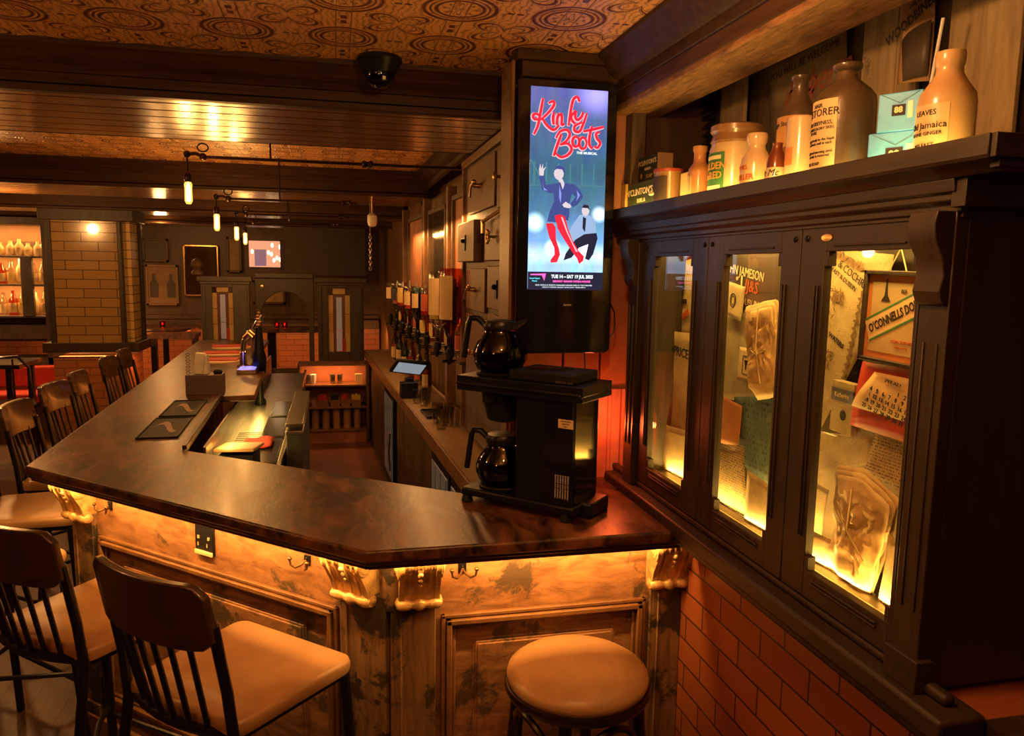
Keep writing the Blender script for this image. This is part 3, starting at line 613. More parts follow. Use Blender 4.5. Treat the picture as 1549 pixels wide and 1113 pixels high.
# ================================================================== DIGITAL POSTER SCREEN
t = thing('digital_display', 'tall black digital display with a lit musical poster of red lettering and red boots', 'screen', (.76, 2.46, 0))
KX, KY = .76, 2.46
b = MB()
x0, x1, z0, z1, r = .583-KX, .914-KX, 1.552, 2.437, .022
pts = [(x0, z1), (x0, z0+.0)]+[(x1-r+r*math.cos(-PI/2+k*PI/16), z0+r+r*math.sin(-PI/2+k*PI/16)) for k in range(9)]+[(x1, z1)]
b.prism(pts, 0, .04, Matrix(((1, 0, 0, 0), (0, 0, 1, 0), (0, 1, 0, 0), (0, 0, 0, 1)))); b.done('housing', m_screenb, t, bevel=.003)
SL, SR, ST, SB = .620-KX, .880-KX, 2.413, 1.768
W_ = SR-SL; H_ = ST-SB
def screen_image_mat():
    m, tr, bs = base('poster_image'); bs.inputs['Base Color'].default_value = (0, 0, 0, 1); bs.inputs['Roughness'].default_value = .2
    tc = nm_(tr, 'ShaderNodeTexCoord'); s = nm_(tr, 'ShaderNodeSeparateXYZ'); tr.links.new(tc.outputs['Generated'], s.inputs[0])
    cr = nm_(tr, 'ShaderNodeValToRGB'); e = cr.color_ramp.elements; e[0].position = .12; e[0].color = (.30, .50, .85, 1); e[1].position = 1; e[1].color = (.09, .10, .28, 1)
    for p, c in ((.17, (.55, .78, 1)), (.24, (.16, .34, .62)), (.40, (.05, .15, .24)), (.60, (.03, .10, .16)), (.80, (.06, .10, .22))): q = e.new(p); q.color = rgb(c)
    tr.links.new(s.outputs[2], cr.inputs[0])
    nz = nm_(tr, 'ShaderNodeTexNoise', i_Scale=9, i_Detail=3); tr.links.new(tc.outputs['Generated'], nz.inputs['Vector'])
    mx = nm_(tr, 'ShaderNodeMix', data_type='RGBA', blend_type='MULTIPLY'); mx.inputs[0].default_value = .6; tr.links.new(cr.outputs[0], mx.inputs[6])
    tr.links.new(nz.outputs['Color'], mx.inputs[7])
    out = mx.outputs[2]
    for cx, cz, rad, col in ((.08, .335, .16, (.55, .75, 1)), (.93, .385, .13, (.7, .85, 1)), (.32, .21, .13, (.8, .95, 1)), (.74, .215, .16, (.9, .97, 1)), (.85, .98, .35, (.20, .16, .5))):
        vx = nm_(tr, 'ShaderNodeVectorMath', operation='SUBTRACT'); tr.links.new(tc.outputs['Generated'], vx.inputs[0]); vx.inputs[1].default_value = (cx, 0, cz)
        vm = nm_(tr, 'ShaderNodeVectorMath', operation='MULTIPLY'); tr.links.new(vx.outputs[0], vm.inputs[0]); vm.inputs[1].default_value = (1, 0, 2.5)
        ln = nm_(tr, 'ShaderNodeVectorMath', operation='LENGTH'); tr.links.new(vm.outputs[0], ln.inputs[0])
        mr = nm_(tr, 'ShaderNodeMapRange', interpolation_type='SMOOTHSTEP'); mr.inputs['From Max'].default_value = rad; mr.inputs['To Min'].default_value = 1; mr.inputs['To Max'].default_value = 0; tr.links.new(ln.outputs['Value'], mr.inputs['Value'])
        ad = nm_(tr, 'ShaderNodeMix', data_type='RGBA', blend_type='ADD'); tr.links.new(mr.outputs[0], ad.inputs[0]); tr.links.new(out, ad.inputs[6]); ad.inputs[7].default_value = rgb(col); out = ad.outputs[2]
    tr.links.new(out, bs.inputs['Emission Color']); bs.inputs['Emission Strength'].default_value = 1.05
    return m
b = MB(); b.bx(SL, SR, -.002, .001, SB, ST); b.done('screen', screen_image_mat(), t, smooth=0)
mats = {k: emis('screen_'+k, c, s) for k, c, s in (('red', (.62, .012, .03), .75), ('pink', (1, .62, .72), .42), ('white', (.85, .93, 1), .6), ('navy', (.02, .035, .13), 1), ('skin', (.70, .60, .66), .5), ('denim', (.26, .38, .58), .6), ('black', (.006, .008, .02), 1), ('magenta', (.8, .08, .35), 1), ('darkred', (.35, .01, .03), 1), ('sheen', (.12, .16, .42), 1), ('pane', (.03, .10, .13), 1))}
def za(x, y): return SL+(x-85)/785*W_, ST-(y-50)/2101*H_            # lettering coordinates
def zb(x, y): return SL+(x-72)/371*W_, ST-(y-86)/995*H_             # figure coordinates
def ribbon(bb_, pts, w_, d, f=za, taper=True):
    P = []
    for i in range(len(pts)-1):   # catmull-rom
        p0 = pts[max(i-1, 0)]; p1 = pts[i]; p2 = pts[i+1]; p3 = pts[min(i+2, len(pts)-1)]
        for k in range(5):
            s_ = k/5; P.append([.5*((2*p1[j])+(-p0[j]+p2[j])*s_+(2*p0[j]-5*p1[j]+4*p2[j]-p3[j])*s_*s_+(-p0[j]+3*p1[j]-3*p2[j]+p3[j])*s_**3) for j in (0, 1)])
    P.append(list(pts[-1])); N = len(P); v = []
    for i, p in enumerate(P):
        a = P[max(i-1, 0)]; c_ = P[min(i+1, N-1)]; tx, ty = c_[0]-a[0], c_[1]-a[1]; L = math.hypot(tx, ty) or 1
        ww = w_*(.45+.55*math.sin(PI*min(1, (i+1)/(N+1)*1.0))**.5 if taper else 1); nx, ny = -ty/L*ww, tx/L*ww
        for s_ in (1, -1): x, z = f(p[0]+nx*s_, p[1]+ny*s_); v.append((x, d, z))
    bb_.raw(v, [(2*i, 2*i+1, 2*i+3, 2*i+2) for i in range(N-1)])
def poly(bb_, pts, d, f=zb): bb_.raw([(f(*p)[0], d, f(*p)[1]) for p in pts], [tuple(range(len(pts)))])
def ell(cx, cy, rx, ry, a0=0, a1=360, n=14): return [(cx+rx*math.cos(math.radians(a0+(a1-a0)*k/n)), cy+ry*math.sin(math.radians(a0+(a1-a0)*k/n))) for k in range(n+1)]
strokes = [[(207, 165), (195, 235), (178, 340), (158, 450), (120, 540)], [(178, 345), (130, 330), (108, 350), (125, 385), (180, 380)], [(262, 215), (305, 192), (318, 225), (270, 300), (185, 390)], [(200, 370), (250, 440), (320, 482), (372, 430)],
 [(320, 300), (310, 360), (318, 430)], [(365, 310), (352, 375), (350, 432)], [(355, 350), (388, 315), (400, 350), (400, 425), (430, 410)], [(575, 180), (552, 132), (510, 165), (485, 300), (470, 432)], [(540, 270), (492, 345), (535, 410)],
 [(545, 275), (535, 335), (560, 365), (600, 330), (615, 280)], [(655, 290), (625, 390), (585, 480), (535, 480), (535, 430), (610, 385)],
 [(400, 520), (365, 620), (325, 750)], [(345, 565), (385, 495), (455, 475), (485, 520), (450, 590), (385, 632)], [(385, 632), (465, 615), (507, 670), (470, 730), (400, 758), (345, 722)],
 ell(548, 590, 34, 52, 0, 360, 8), ell(622, 602, 38, 58, 0, 360, 8), [(712, 420), (690, 520), (688, 610), (722, 655)], [(620, 480), (720, 455), (835, 420)], [(795, 478), (757, 495), (768, 545), (802, 590), (775, 640), (738, 628)]]
b = MB()
for s_ in strokes: ribbon(b, [(x-3, y+5) for x, y in s_], 22, -.0026)
b.done('title_outline', mats['pink'], t, smooth=0, solid=.0002)
b = MB()
for s_ in strokes: ribbon(b, s_, 15, -.0034)
b.done('title_lettering', mats['red'], t, smooth=0, solid=.0002)
b = MB(); x, z = za(665, 705); b.text('THE MUSICAL', .0105, Matrix.Translation((x, -.003, z)), bold=.0003, sx=1.1)
x, z = zb(290, 1018); b.text('TUE 14 \u2013 SAT 19 JUL 2025', .0152, Matrix.Translation((x, -.0045, z)), bold=.0006, sx=.86)
x, z = zb(250, 1062); b.text('BOX OFFICE & TICKETS AVAILABLE ONLINE AND AT THE THEATRE', .0062, Matrix.Translation((x, -.0045, z)), sx=1.05)
x, z = zb(250, 1073); b.text('STRICTLY LIMITED SEASON  BOOK NOW  TERMS APPLY', .0050, Matrix.Translation((x, -.0045, z)), sx=1.2)
b.done('poster_text', mats['white'], t, smooth=0)
b = MB(); poly(b, [(72, 994), (443, 994), (443, 1086), (72, 1086)], -.0030); b.done('date_band', mats['black'], t, smooth=0, solid=.0002)
b = MB(); x, z = zb(288, 1042); b.text('BELFAST GRAND OPERA HOUSE', .0082, Matrix.Translation((x, -.0045, z)), bold=.0003, sx=1.1)
poly(b, [(85, 1006), (160, 1003), (152, 1040), (140, 1012), (85, 1012)], -.0045); b.done('theatre_mark', mats['magenta'], t, smooth=0)
b = MB(); x, z = zb(105, 1028)
for k, s_ in enumerate(('Grand Opera', 'House')): b.text(s_, .0065, Matrix.Translation((x, -.0045, z-.0085*k)))
b.done('theatre_name', emis('screen_cyan', (.1, .7, .8), 1), t, smooth=0)
b = MB()
for k in range(6): poly(b, [(90+58*k, 450), (98+58*k, 450), (98+58*k, 560), (90+58*k, 560)], -.0022)
poly(b, [(72, 560), (443, 552), (443, 560), (72, 568)], -.0022); poly(b, [(72, 440), (80, 440), (150, 560), (140, 560)], -.0022)
b.done('stage_beams', mats['pane'], t, smooth=0, solid=.0002)
# seated figure
b = MB(); poly(b, ell(348, 682, 19, 26), -.0030); b.done('figure_face', mats['skin'], t, smooth=0, solid=.0002)
b = MB(); poly(b, [(318, 705), (340, 700), (372, 705), (400, 740), (404, 800), (360, 815), (300, 830), (268, 870), (262, 820), (282, 760)], -.0029); b.done('figure_jacket', mats['denim'], t, smooth=0, solid=.0002)
b = MB(); poly(b, [(336, 712), (352, 720), (348, 790), (335, 770)], -.0032); poly(b, [(330, 665), (340, 650), (362, 655), (368, 680), (358, 668), (336, 668)], -.0034)
poly(b, [(300, 830), (345, 800), (405, 792), (412, 820), (392, 900), (372, 932), (352, 925), (366, 850), (320, 870), (285, 920), (245, 935), (255, 900)], -.0032); b.done('figure_trousers', mats['black'], t, smooth=0, solid=.0002)
# standing figure
b = MB(); poly(b, ell(212, 502, 24, 32), -.0040); b.done('dancer_face', mats['skin'], t, smooth=0, solid=.0002)
b = MB(); poly(b, [(210, 530), (230, 528), (240, 548), (236, 590), (220, 560)], -.0039)
b.done('dancer_neck', mats['skin'], t, smooth=0, solid=.0002)
b = MB(); poly(b, [(118, 515), (116, 485), (122, 458), (127, 484), (134, 456), (136, 484), (150, 470), (140, 492), (138, 518)], -.0040)
b.done('raised_hand', mats['skin'], t, smooth=0, solid=.0002)
b = MB(); poly(b, [(232, 655), (248, 640), (272, 655), (276, 668), (262, 672), (240, 668)], -.0048); b.done('hip_hand', mats['skin'], t, smooth=0, solid=.0002)
b = MB(); poly(b, [(188, 490), (195, 470), (215, 462), (236, 472), (242, 495), (236, 500), (228, 482), (200, 480)], -.0046)
poly(b, [(205, 548), (220, 545), (232, 580), (245, 548), (290, 552), (318, 580), (334, 612), (310, 650), (285, 668), (272, 650), (296, 615), (278, 600), (265, 655), (268, 700), (262, 735), (222, 720), (205, 745), (160, 742), (172, 690), (192, 640), (188, 600), (165, 600), (132, 585), (116, 520), (140, 515), (152, 560), (180, 556)], -.0042)
b.done('dancer_jacket', mats['navy'], t, smooth=0, solid=.0002)
b = MB(); poly(b, [(215, 560), (226, 600), (224, 650), (216, 620)], -.0048); poly(b, [(300, 580), (318, 605), (300, 635), (306, 608)], -.0048); poly(b, [(130, 540), (140, 575), (160, 588), (142, 588)], -.0048); b.done('jacket_sheen', mats['sheen'], t, smooth=0, solid=.0002)
b = MB()
poly(b, [(196, 712), (222, 704), (246, 714), (262, 770), (285, 830), (318, 885), (345, 912), (342, 935), (322, 952), (312, 925), (286, 890), (245, 830), (212, 775)], -.0050)
poly(b, [(154, 752), (188, 748), (202, 770), (205, 830), (222, 880), (232, 940), (226, 908), (212, 945), (182, 948), (180, 935), (200, 905), (196, 870), (172, 820)], -.0049); b.done('red_boots', mats['red'], t, smooth=0, solid=.0002)
b = MB(); poly(b, [(226, 716), (236, 720), (262, 790), (255, 790)], -.0054); poly(b, [(262, 790), (290, 850), (315, 890), (305, 890), (255, 790)], -.0054); b.done('boot_sheen', mats['pink'], t, smooth=0, solid=.0002)
b = MB(); q = AY(858, 461, 2.46); b.text('Samvito', .009, Matrix.Translation((q.x-KX, -.001, q.z))); b.done('maker_name', m_white, t, smooth=0)
b = MB(); q0 = AY(921, 480, 2.5); b.tube([(q0.x-KX-.004, .02, 1.72), (q0.x-KX+.012, .02, 1.69), (q0.x-KX+.015, .02, 1.65), (q0.x-KX+.010, .02, 1.62), (q0.x-KX-.006, .02, 1.60)], .0025, 6); b.tube([(.07, .02, 1.56), (.075, .02, 1.50), (.07, .06, 1.40)], .002, 6); b.done('cable', m_blackpl, t)
# red niche below the screen
b = MB(); b.bx(.63, .79, 2.605, 2.62, 1.08, 1.56); b.bx(.796, .93, 2.605, 2.62, 1.08, 1.56); b.bx(.935, 1.04, 2.60, 2.62, 1.08, 2.45); struct(b.done('trim_21', m_terra, bevel=.003))
t = thing('pink_notice', 'pinkish translucent plastic notice sheet leaning on the wall behind the coffee machine', 'notice', (.945, 2.585, 1.08))
b = MB(); b.bx(-.075, .078, -.002, .001, 0, .325); b.done('sheet', paper('pink_form', (.62, .30, .22), (.30, .08, .04), rows=34, dens=.42), t)
b = MB(); b.tube([(-.078, -.002, .0), (-.078, -.002, .328), (.081, -.002, .328), (.081, -.002, 0)], .003, 6); b.done('sleeve_edge', m_orange, t)
b = MB(); v = AY(888, 640, 2.52); b.lathe([(.020, 1.16), (.024, 1.18), (.016, 1.28), (.004, 1.345)], Matrix.Translation((v.x+.005, 2.55, 0)), 12)
tag(b.done('red_napkin', m_redc), 'red cloth hanging down behind the right side of the coffee machine', 'cloth')
# ================================================================== COFFEE MACHINE
e_ = Vector((.305, -.305)).normalized(); mrz = math.atan2(e_.y, e_.x)
t = thing('coffee_machine', 'black filter coffee machine with tall column and top warming plate on bar', 'coffee machine', (.39, 2.385, 1.08), mrz)
b = MB(); b.bx(0, .41, 0, .19, .022, .048); b.bx(.385, .44, .06, .19, .006, .05)
b.done('base', m_blackpl, t, bevel=.006)
for x, y in ((.012, .012), (.012, .165), (.375, .015), (.42, .165)):
    b = MB(); b.lathe([(.016, 0), (.020, .004), (.014, .024)], Matrix.Translation((x+.006, y, 0)), 14); b.done('foot', m_blackpl, t)
b = MB(); b.bx(.20, .40, .01, .18, .045, .372); b.done('column', m_blackpl, t, bevel=.004)
b = MB(); b.bx(.4002, .4025, .02, .17, .052, .368); b.bx(.3, .395, .0082, .0102, .06, .365); b.done('side_panel', m_screenb, t)
b = MB(); b.bx(-.015, .435, -.006, .196, .367, .384); b.bx(-.015, .435, -.006, .196, .384, .414); b.tube([(-.012, -.01, .39), (.43, -.01, .39)], .006, 8)
b.done('head', m_blackpl, t, bevel=.007)
b = MB(); b.bx(.17, .395, .01, .18, .414, .446); b.done('top_cover', m_mattbl, t, bevel=.006)
b = MB(); b.bx(.215, .335, .04, .13, .4462, .448); b.done('cover_recess', m_screenb, t, bevel=.001)
b = MB(); b.bx(.335, .372, .0085, .0095, .418, .424); b.bx(.376, .393, .0085, .0095, .418, .424); b.done('trim_strip', m_steel, t)
b = MB(); b.lathe([(.030, .262), (.052, .270), (.070, .345), (.076, .368)], Matrix.Translation((.10, .095, 0)), 28); b.bx(.085, .115, -.005, .035, .335, .35); b.done('filter_basket', m_mattbl, t)
b = MB(); b.lathe([(.074, .048), (.078, .052), (.074, .056)], Matrix.Translation((.10, .095, 0)), 28); b.done('warming_plate', m_mattbl, t); b = MB(); b.lathe([(.074, .414), (.078, .419), (.072, .423)], Matrix.Translation((.085, .095, 0)), 28); b.done('warming_plate', m_mattbl, t)
b = MB(); b.bx(.35, .40, .0068, .0082, .285, .312); b.done('rating_sticker', m_cream2, t)
b = MB(); b.mi = 0
for k, s_ in enumerate(('220-240V 50Hz', 'CAUTION', 'HOT')): b.text(s_, .0055, Matrix.Translation((.375, .0064, .306-.008*k)))
b.done('sticker_print', m_ink, t, smooth=0)
b = MB(); RT = Matrix.Translation((.405, .0078, .105)) @ Matrix.Rotation(-PI/2, 4, 'Y')
for k in range(6): b.text('WARNING HOT SURFACE', .0062, Matrix.Translation((.345+.0085*k, .0078, .105)) @ Matrix.Rotation(-PI/2, 4, 'Y'))
b.done('warning_print', m_white, t, smooth=0)
def jug(label, lx_, z, hz):
    p = Vector((.39, 2.385, 1.08))+Vector((e_.x*lx_-e_.y*.095, e_.y*lx_+e_.x*.095, z))
    j = thing('coffee_jug', label, 'coffee jug', p, mrz+hz, 'glass coffee jugs')
    j.scale = (1.1, 1.1, 1.12)
    b = MB(); b.lathe([(.055, 0), (.068, .008), (.079, .035), (.080, .055), (.070, .082), (.052, .105), (.042, .120), (.044, .128)], n=32); b.done('bowl', m_darkg, j, smooth=60)
    b = MB(); b.lathe([(.0001, .004), (.064, .006), (.074, .030), (.0755, .050), (.070, .068), (.0001, .068)], n=28); b.done('coffee', m_coffee, j, smooth=60)
    b = MB(); b.lathe([(.043, .116), (.050, .120), (.052, .134), (.046, .146), (.020, .150), (.0001, .150)], n=28); b.raw([(.040, -.025, .138), (.040, .025, .138), (.085, 0, .158), (.046, -.028, .122), (.046, .028, .122), (.078, 0, .146)], [(0, 1, 2), (3, 5, 4), (0, 2, 5, 3), (1, 4, 5, 2), (0, 3, 4, 1)])
    b.done('collar', m_blackpl, j, bevel=.001)
    b = MB(); b.tube([(-.044, 0, .128), (-.070, 0, .150), (-.094, 0, .150), (-.100, 0, .135), (-.107, 0, .085), (-.114, 0, .035)], .009, 10); b.done('handle', m_blackpl, j); return j
jug('dark glass coffee jug with black handle standing on top of the coffee machine', .085, .4235, .25)
jug('dark glass coffee jug under the filter basket on the lower warming plate', .10, .056, .25)
# ================================================================== WALL CABINET
cabn = thing('wall_cabinet', 'long dark wooden wall cabinet with three lit glazed doors above tiled wall', 'cabinet', (1.0, 1.75, 0))
OX, OY = 1.0, 1.75
def cb(b_, x0, x1, y0, y1, z0, z1): b_.bx(x0-OX, x1-OX, y0-OY, y1-OY, z0, z1)
b = MB(); cb(b, 1.0, 1.32, 1.055, 1.10, 1.112, 1.99); cb(b, 1.0, 1.32, 2.355, 2.44, 1.112, 1.99); cb(b, 1.21, 1.32, 1.06, 2.40, 1.115, 1.99)
cb(b, 1.0, 1.21, 1.06, 2.40, 1.115, 1.165); cb(b, 1.0, 1.32, .97, 2.60, 1.985, 2.0); cb(b, 1.0, 1.21, 1.06, 2.40, 1.93, 1.975)
b.done('carcass', m_cab, cabn, bevel=.003)
b = MB(); cb(b, .945, 1.04, .965, 2.56, 1.068, 1.112); cb(b, .957, 1.04, .975, 2.60, 1.045, 1.07); cb(b, .985, 1.01, 1.0, 2.60, 1.112, 1.132); b.done('sill', m_cabx, cabn, bevel=.008, seg=3)
b = MB()
for prof, yn in (([(1.0, 1.985), (1.0, 1.925), (.982, 1.925), (.982, 1.932), (.978, 1.934), (.978, 1.945), (.968, 1.952), (.968, 1.962), (.962, 1.965), (.958, 1.985)], 1.05), ([(1.0, 1.985), (.958, 1.985), (.950, 1.992), (.944, 1.998), (.930, 2.003), (.926, 2.008), (.926, 2.038), (.955, 2.038), (.960, 2.001), (1.0, 2.001)], .955)):
    n = len(prof); v = [(x-OX, yn-OY, z) for x, z in prof]+[(x-OX, 2.60-OY, z) for x, z in prof]
    b.raw(v, [tuple(range(n)), tuple(range(n, 2*n))]+[(k, (k+1) % n, n+(k+1) % n, n+k) for k in range(n)])
cb(b, .930, 1.32, .945, .960, 2.003, 2.038); cb(b, .945, 1.32, .952, .97, 1.99, 2.003); cb(b, .965, 1.32, 1.03, 1.06, 1.94, 1.985)
b.done('cornice', m_cabx, cabn, smooth=30, bevel=.0015)
b = MB(); cb(b, .975, 1.0, 1.055, 1.120, 1.112, 1.935); cb(b, .965, 1.0, 1.045, 1.125, 1.112, 1.17)
cb(b, .972, .976, 1.070, 1.074, 1.25, 1.72); cb(b, .972, .976, 1.100, 1.104, 1.25, 1.72); b.done('pilaster', m_cab, cabn, bevel=.004); b = MB()
cb(b, .968, 1.0, 2.362, 2.44, 1.112, 1.925); cb(b, .962, .969, 2.38, 2.386, 1.25, 1.72); cb(b, .962, .969, 2.41, 2.416, 1.25, 1.72)
b.done('pilaster', m_cab, cabn, bevel=.004)
for y0, y1, cx_ in ((1.062, 1.115, .012), (2.37, 2.435, .005)):
    b = MB(); prof = [(.965, 1.935), (.930, 1.935), (.925, 1.915), (.930, 1.885), (.945, 1.86), (.950, 1.83), (.944, 1.805), (.952, 1.785), (.965, 1.78)]
    n = len(prof); v = [(x+cx_-OX, y0-.004-OY, z) for x, z in prof]+[(x+cx_-OX, y1+.004-OY, z) for x, z in prof]
    b.raw(v, [tuple(range(n)), tuple(range(n, 2*n))]+[(k, (k+1) % n, n+(k+1) % n, n+k) for k in range(n)]); b.done('corbel', m_cab, cabn, bevel=.002)
GL = [(1.143, 1.405, 1.122, 1.487), (1.563, 1.828, 1.491, 1.912), (2.005, 2.275, 1.916, 2.355)]       # glass y0,y1, door y0,y1
GZ0, GZ1 = 1.195, 1.877
for k, (g0, g1, d0, d1) in enumerate(GL):
    b = MB(); cb(b, .985, 1.005, d0, g0, 1.135, 1.93); cb(b, .985, 1.005, g1, d1, 1.135, 1.93); cb(b, .985, 1.005, g0, g1, GZ1, 1.93); cb(b, .985, 1.005, g0, g1, 1.135, GZ0)
    # shouldered corners and stopped chamfers
    for y, s_ in ((g0, 1), (g1, -1)):
        for z0_, z1_ in ((GZ0, GZ0+.03), (GZ1-.03, GZ1)): 
            cb(b, .985, 1.005, min(y, y+s_*.012), max(y, y+s_*.012), z0_, z1_)
        for q, dd in ((.012, .006), (.022, .010)): cb(b, .985-.005, .986, min(y-s_*q, y-s_*(q+dd*.5)), max(y-s_*q, y-s_*(q+dd*.5)), GZ0+.07, GZ1-.07)
    for q in (.012, .020): cb(b, .980, .986, g0+.03, g1-.03, GZ0-q-.004, GZ0-q)
    cb(b, .980, .986, g0+.03, g1-.03, GZ1+.010, GZ1+.014)
    d = b.done('door', m_cab, cabn, bevel=.003)
    b = MB(); cb(b, .995, .998, g0-.004, g1+.004, GZ0-.004, GZ1+.004); b.done('glass_pane', m_pane, d)
    b = MB()
    for y in ((d1-.02,) if k == 0 else (d0+.02, d1-.02)):
        b = MB(); b.lathe([(.0001, 0), (.006, 0), (.007, .002), (.005, .004), (.0001, .005)], Matrix.Translation((.985-OX, y-OY, 1.905)) @ Matrix.Rotation(-PI/2, 4, 'Y'), 12); b.done('screw_cap', m_black, d)
    if k == 0: b = MB(); b.lathe([(.0001, 0), (.010, 0), (.011, .002), (.0001, .003)], Matrix.Translation((.985-OX, 1.40-OY, 1.905)) @ Matrix.Rotation(-PI/2, 4, 'Y') @ Matrix.Diagonal((.7, 1.6, 1, 1)), 16); b.done('lock_plate', m_gold, d)
b = MB(); cb(b, 1.012, 1.045, 1.11, 2.35, 1.165, 1.171); b.done('led_channel', m_steel, cabn)
# -- sheets inside the cabinet: px corners (tl, tr, br, bl) on plane X
def sheet(name, label, cat, X, px, m_, curl=.006, thick=.0008, group=None, nu=8, nv=8, back=None):
    P = [AX(x, y, X) for x, y in px]; c_ = (P[0]+P[1]+P[2]+P[3])/4
    L = [Vector((-(p.y-c_.y), p.z-c_.z)) for p in P]
    ph = random.random()*6
    def fn(u, v):
        q = (L[3]*(1-u)+L[2]*u)*(1-v)+(L[0]*(1-u)+L[1]*u)*v
        return (q.x, q.y, curl*(math.sin(u*PI+ph*.3)*.8+math.sin(v*5+ph)*.35))
    b_ = MB(); b_.grid(fn, nu, nv); o = b_.done(name, m_, None, smooth=60, solid=thick)
    o.matrix_world = Matrix(((0, 0, -1, X), (-1, 0, 0, c_.y), (0, 1, 0, c_.z), (0, 0, 0, 1)))
    tag(o, label, cat, group); return o, L, c_
RF = Matrix.Rotation(-PI/2, 4, 'X')      # lays MB.text into the local XY plane
def sheet_text(o, items, m_, z=.004, name='print'):
    b_ = MB()
    for s_, sz, x, y, rot, kw in items: b_.text(s_, sz, Matrix.Translation((x, y, z)) @ Matrix.Rotation(math.radians(rot), 4, 'Z') @ RF, **kw)
    return b_.done(name, m_, o, smooth=0)
XB = 1.200
o, L, c_ = sheet('newspaper_page', 'printed newspaper page lining the back of the right-hand cabinet door', 'paper', 1.195, [(1215, 620), (1400, 630), (1375, 975), (1215, 870)], m_paper3, .002)
o, L, c_ = sheet('mineral_water_certificate', 'large ornate gold certificate poster in the upper left of the right-hand cabinet window', 'poster', 1.165, [(1215, 372), (1352, 385), (1335, 470), (1222, 690)], m_paper1, .003)
# give it the full shape: long sheet running down to the book
sheet_text(o, [('CANTRELL & COCHRANE', .026, -.01, .125, -28, {'sx': .9}), ('BELFAST & DUBLIN', .015, -.012, .100, -28, {}), ('MINERAL WATERS', .016, -.045, -.035, -26, {'bold': .0004})], m_ink, .006)
b = MB()
for k in range(26):
    u = k/25; x = -.07+.13*u; y = .165-.045*u+.006*math.sin(k*2.4); b.lathe([(.0001, 0), (.0065, .0003), (.0001, .0006)], Matrix.Translation((x, y, .006)) @ Matrix.Rotation(k*1.7, 4, 'Z') @ Matrix.Diagonal((.5, 1.5, 1, 1)), 8)
for k in range(22):
    u = k/21; x = .066-.045*u; y = .06-.21*u; b.lathe([(.0001, 0), (.008, .0003), (.0001, .0006)], Matrix.Translation((x, y, .006)) @ Matrix.Rotation(k*1.3, 4, 'Z') @ Matrix.Diagonal((.5, 1.4, 1, 1)), 8)
for x, y, r in ((-.045, .040, .042), (-.055, -.09, .030), (-.02, .052, .02)):
    for k in range(28):
        a = random.random()*6.28; q = r*random.random()**.5; b.lathe([(.0001, 0), (.006, .0003), (.0001, .0006)], Matrix.Translation((x+q*math.cos(a)*1.2, y+q*math.sin(a), .006)) @ Matrix.Rotation(a*3, 4, 'Z') @ Matrix.Diagonal((.35, 1.5, 1, 1)), 6)
b.done('engraving', mat('sepia_print', (.20, .11, .045), .8), o, smooth=0)
# framed whiskey print
P = [AX(x, y, 1.10) for x, y in ((1312, 411), (1397, 413), (1394, 552), (1304, 546))]; cc = sum(P, Vector())/4; w2 = (P[0].y-P[1].y)/2+.004; h2 = (P[0].z-P[3].z)/2
T_ = Matrix(((0, 0, -1, 1.10), (-1, 0, 0, cc.y), (0, 1, 0, cc.z), (0, 0, 0, 1)))
t = thing('framed_print', 'framed print with a diagonal lettered banner in the right-hand cabinet window', 'framed print'); t.matrix_world = T_ @ Matrix.Rotation(-.02, 4, 'Z')
b = MB(); w_ = .009
b.bx(-w2, w2, h2-w_, h2, -.004, .010); b.bx(-w2, w2, -h2, -h2+w_, -.004, .010); b.bx(-w2, -w2+w_, -h2, h2, -.004, .010); b.bx(w2-w_, w2, -h2, h2, -.004, .010); b.done('frame', m_cab, t, bevel=.002)
b = MB(); b.bx(-w2+w_, w2-w_, -h2+w_, h2-w_, -.002, .001); b.done('backing_sheet', m_orange, t)
b = MB(); b.bx(-w2+.022, w2-.018, -h2+.022, h2-.024, .001, .002); b.done('print_sheet', mat('buff_paper', (.50, .36, .18), .7, 0, .1), t)
b = MB(); R_ = Matrix.Rotation(math.radians(25), 4, 'Z'); b.bx(-.075, .085, -.021, .021, .002, .0026, R_); b.mi = 1; b.bx(-.075, .085, -.0245, -.0205, .002, .003, R_); b.bx(-.075, .085, .0205, .0245, .002, .003, R_); b.done('banner', [m_cream2, m_green], t)
b = MB(); b.text("O'CONNELLS DOUBLE", .026, Matrix.Translation((.018, .008, .0034)) @ R_ @ RF, sx=.66, bold=.0006); b.text('ALE', .010, Matrix.Translation((.03, .055, .003)) @ RF); b.prism([(-.033, .032), (-.007, .032), (-.016, .045), (-.019, .078), (-.022, .078), (-.024, .045)], .002, .003); b.done('banner_lettering', m_ink, t, smooth=0)
b = MB(); b.text('CORK PORTER', .009, Matrix.Translation((.035, -.047, .003)) @ RF); b.text('BOTTLED BY US', .005, Matrix.Translation((.035, -.058, .003)) @ RF); b.done('red_lettering', m_inkr, t, smooth=0)
b = MB(); b.tube([(-.02, h2, .0), (.005, h2+.045, -.002), (.028, h2, 0)], .0015, 6); b.done('hanging_string', m_string, t)
o, L, c_ = sheet('red_calendar_card', 'red card carrying a JANUARY calendar page below the framed print', 'calendar', 1.115, [(1306, 546), (1396, 562), (1388, 676), (1286, 642)], m_red, .002)
o2, L, c2 = sheet('calendar_page', 'curled', 'x', 1.098, [(1326, 562), (1396, 580), (1390, 647), (1292, 613)], m_cream2, .010)
del o2['label'], o2['category']; mw = o2.matrix_world.copy(); o2.parent = o; o2.matrix_local = o.matrix_world.inverted() @ mw
it = [('JANUARY', .011, .012, .030, -10, {})]; num = 1; 
days = [['', '', '', '', '1', '2', '3'], ['4', '5', '6', '7', '8', '9', '10'], ['11', '12', '13', '14', '15', '16', '17'], ['18', '19', '20', '21', '22', '23', '24'], ['25', '26', '27', '28', '29', '30', '31']]
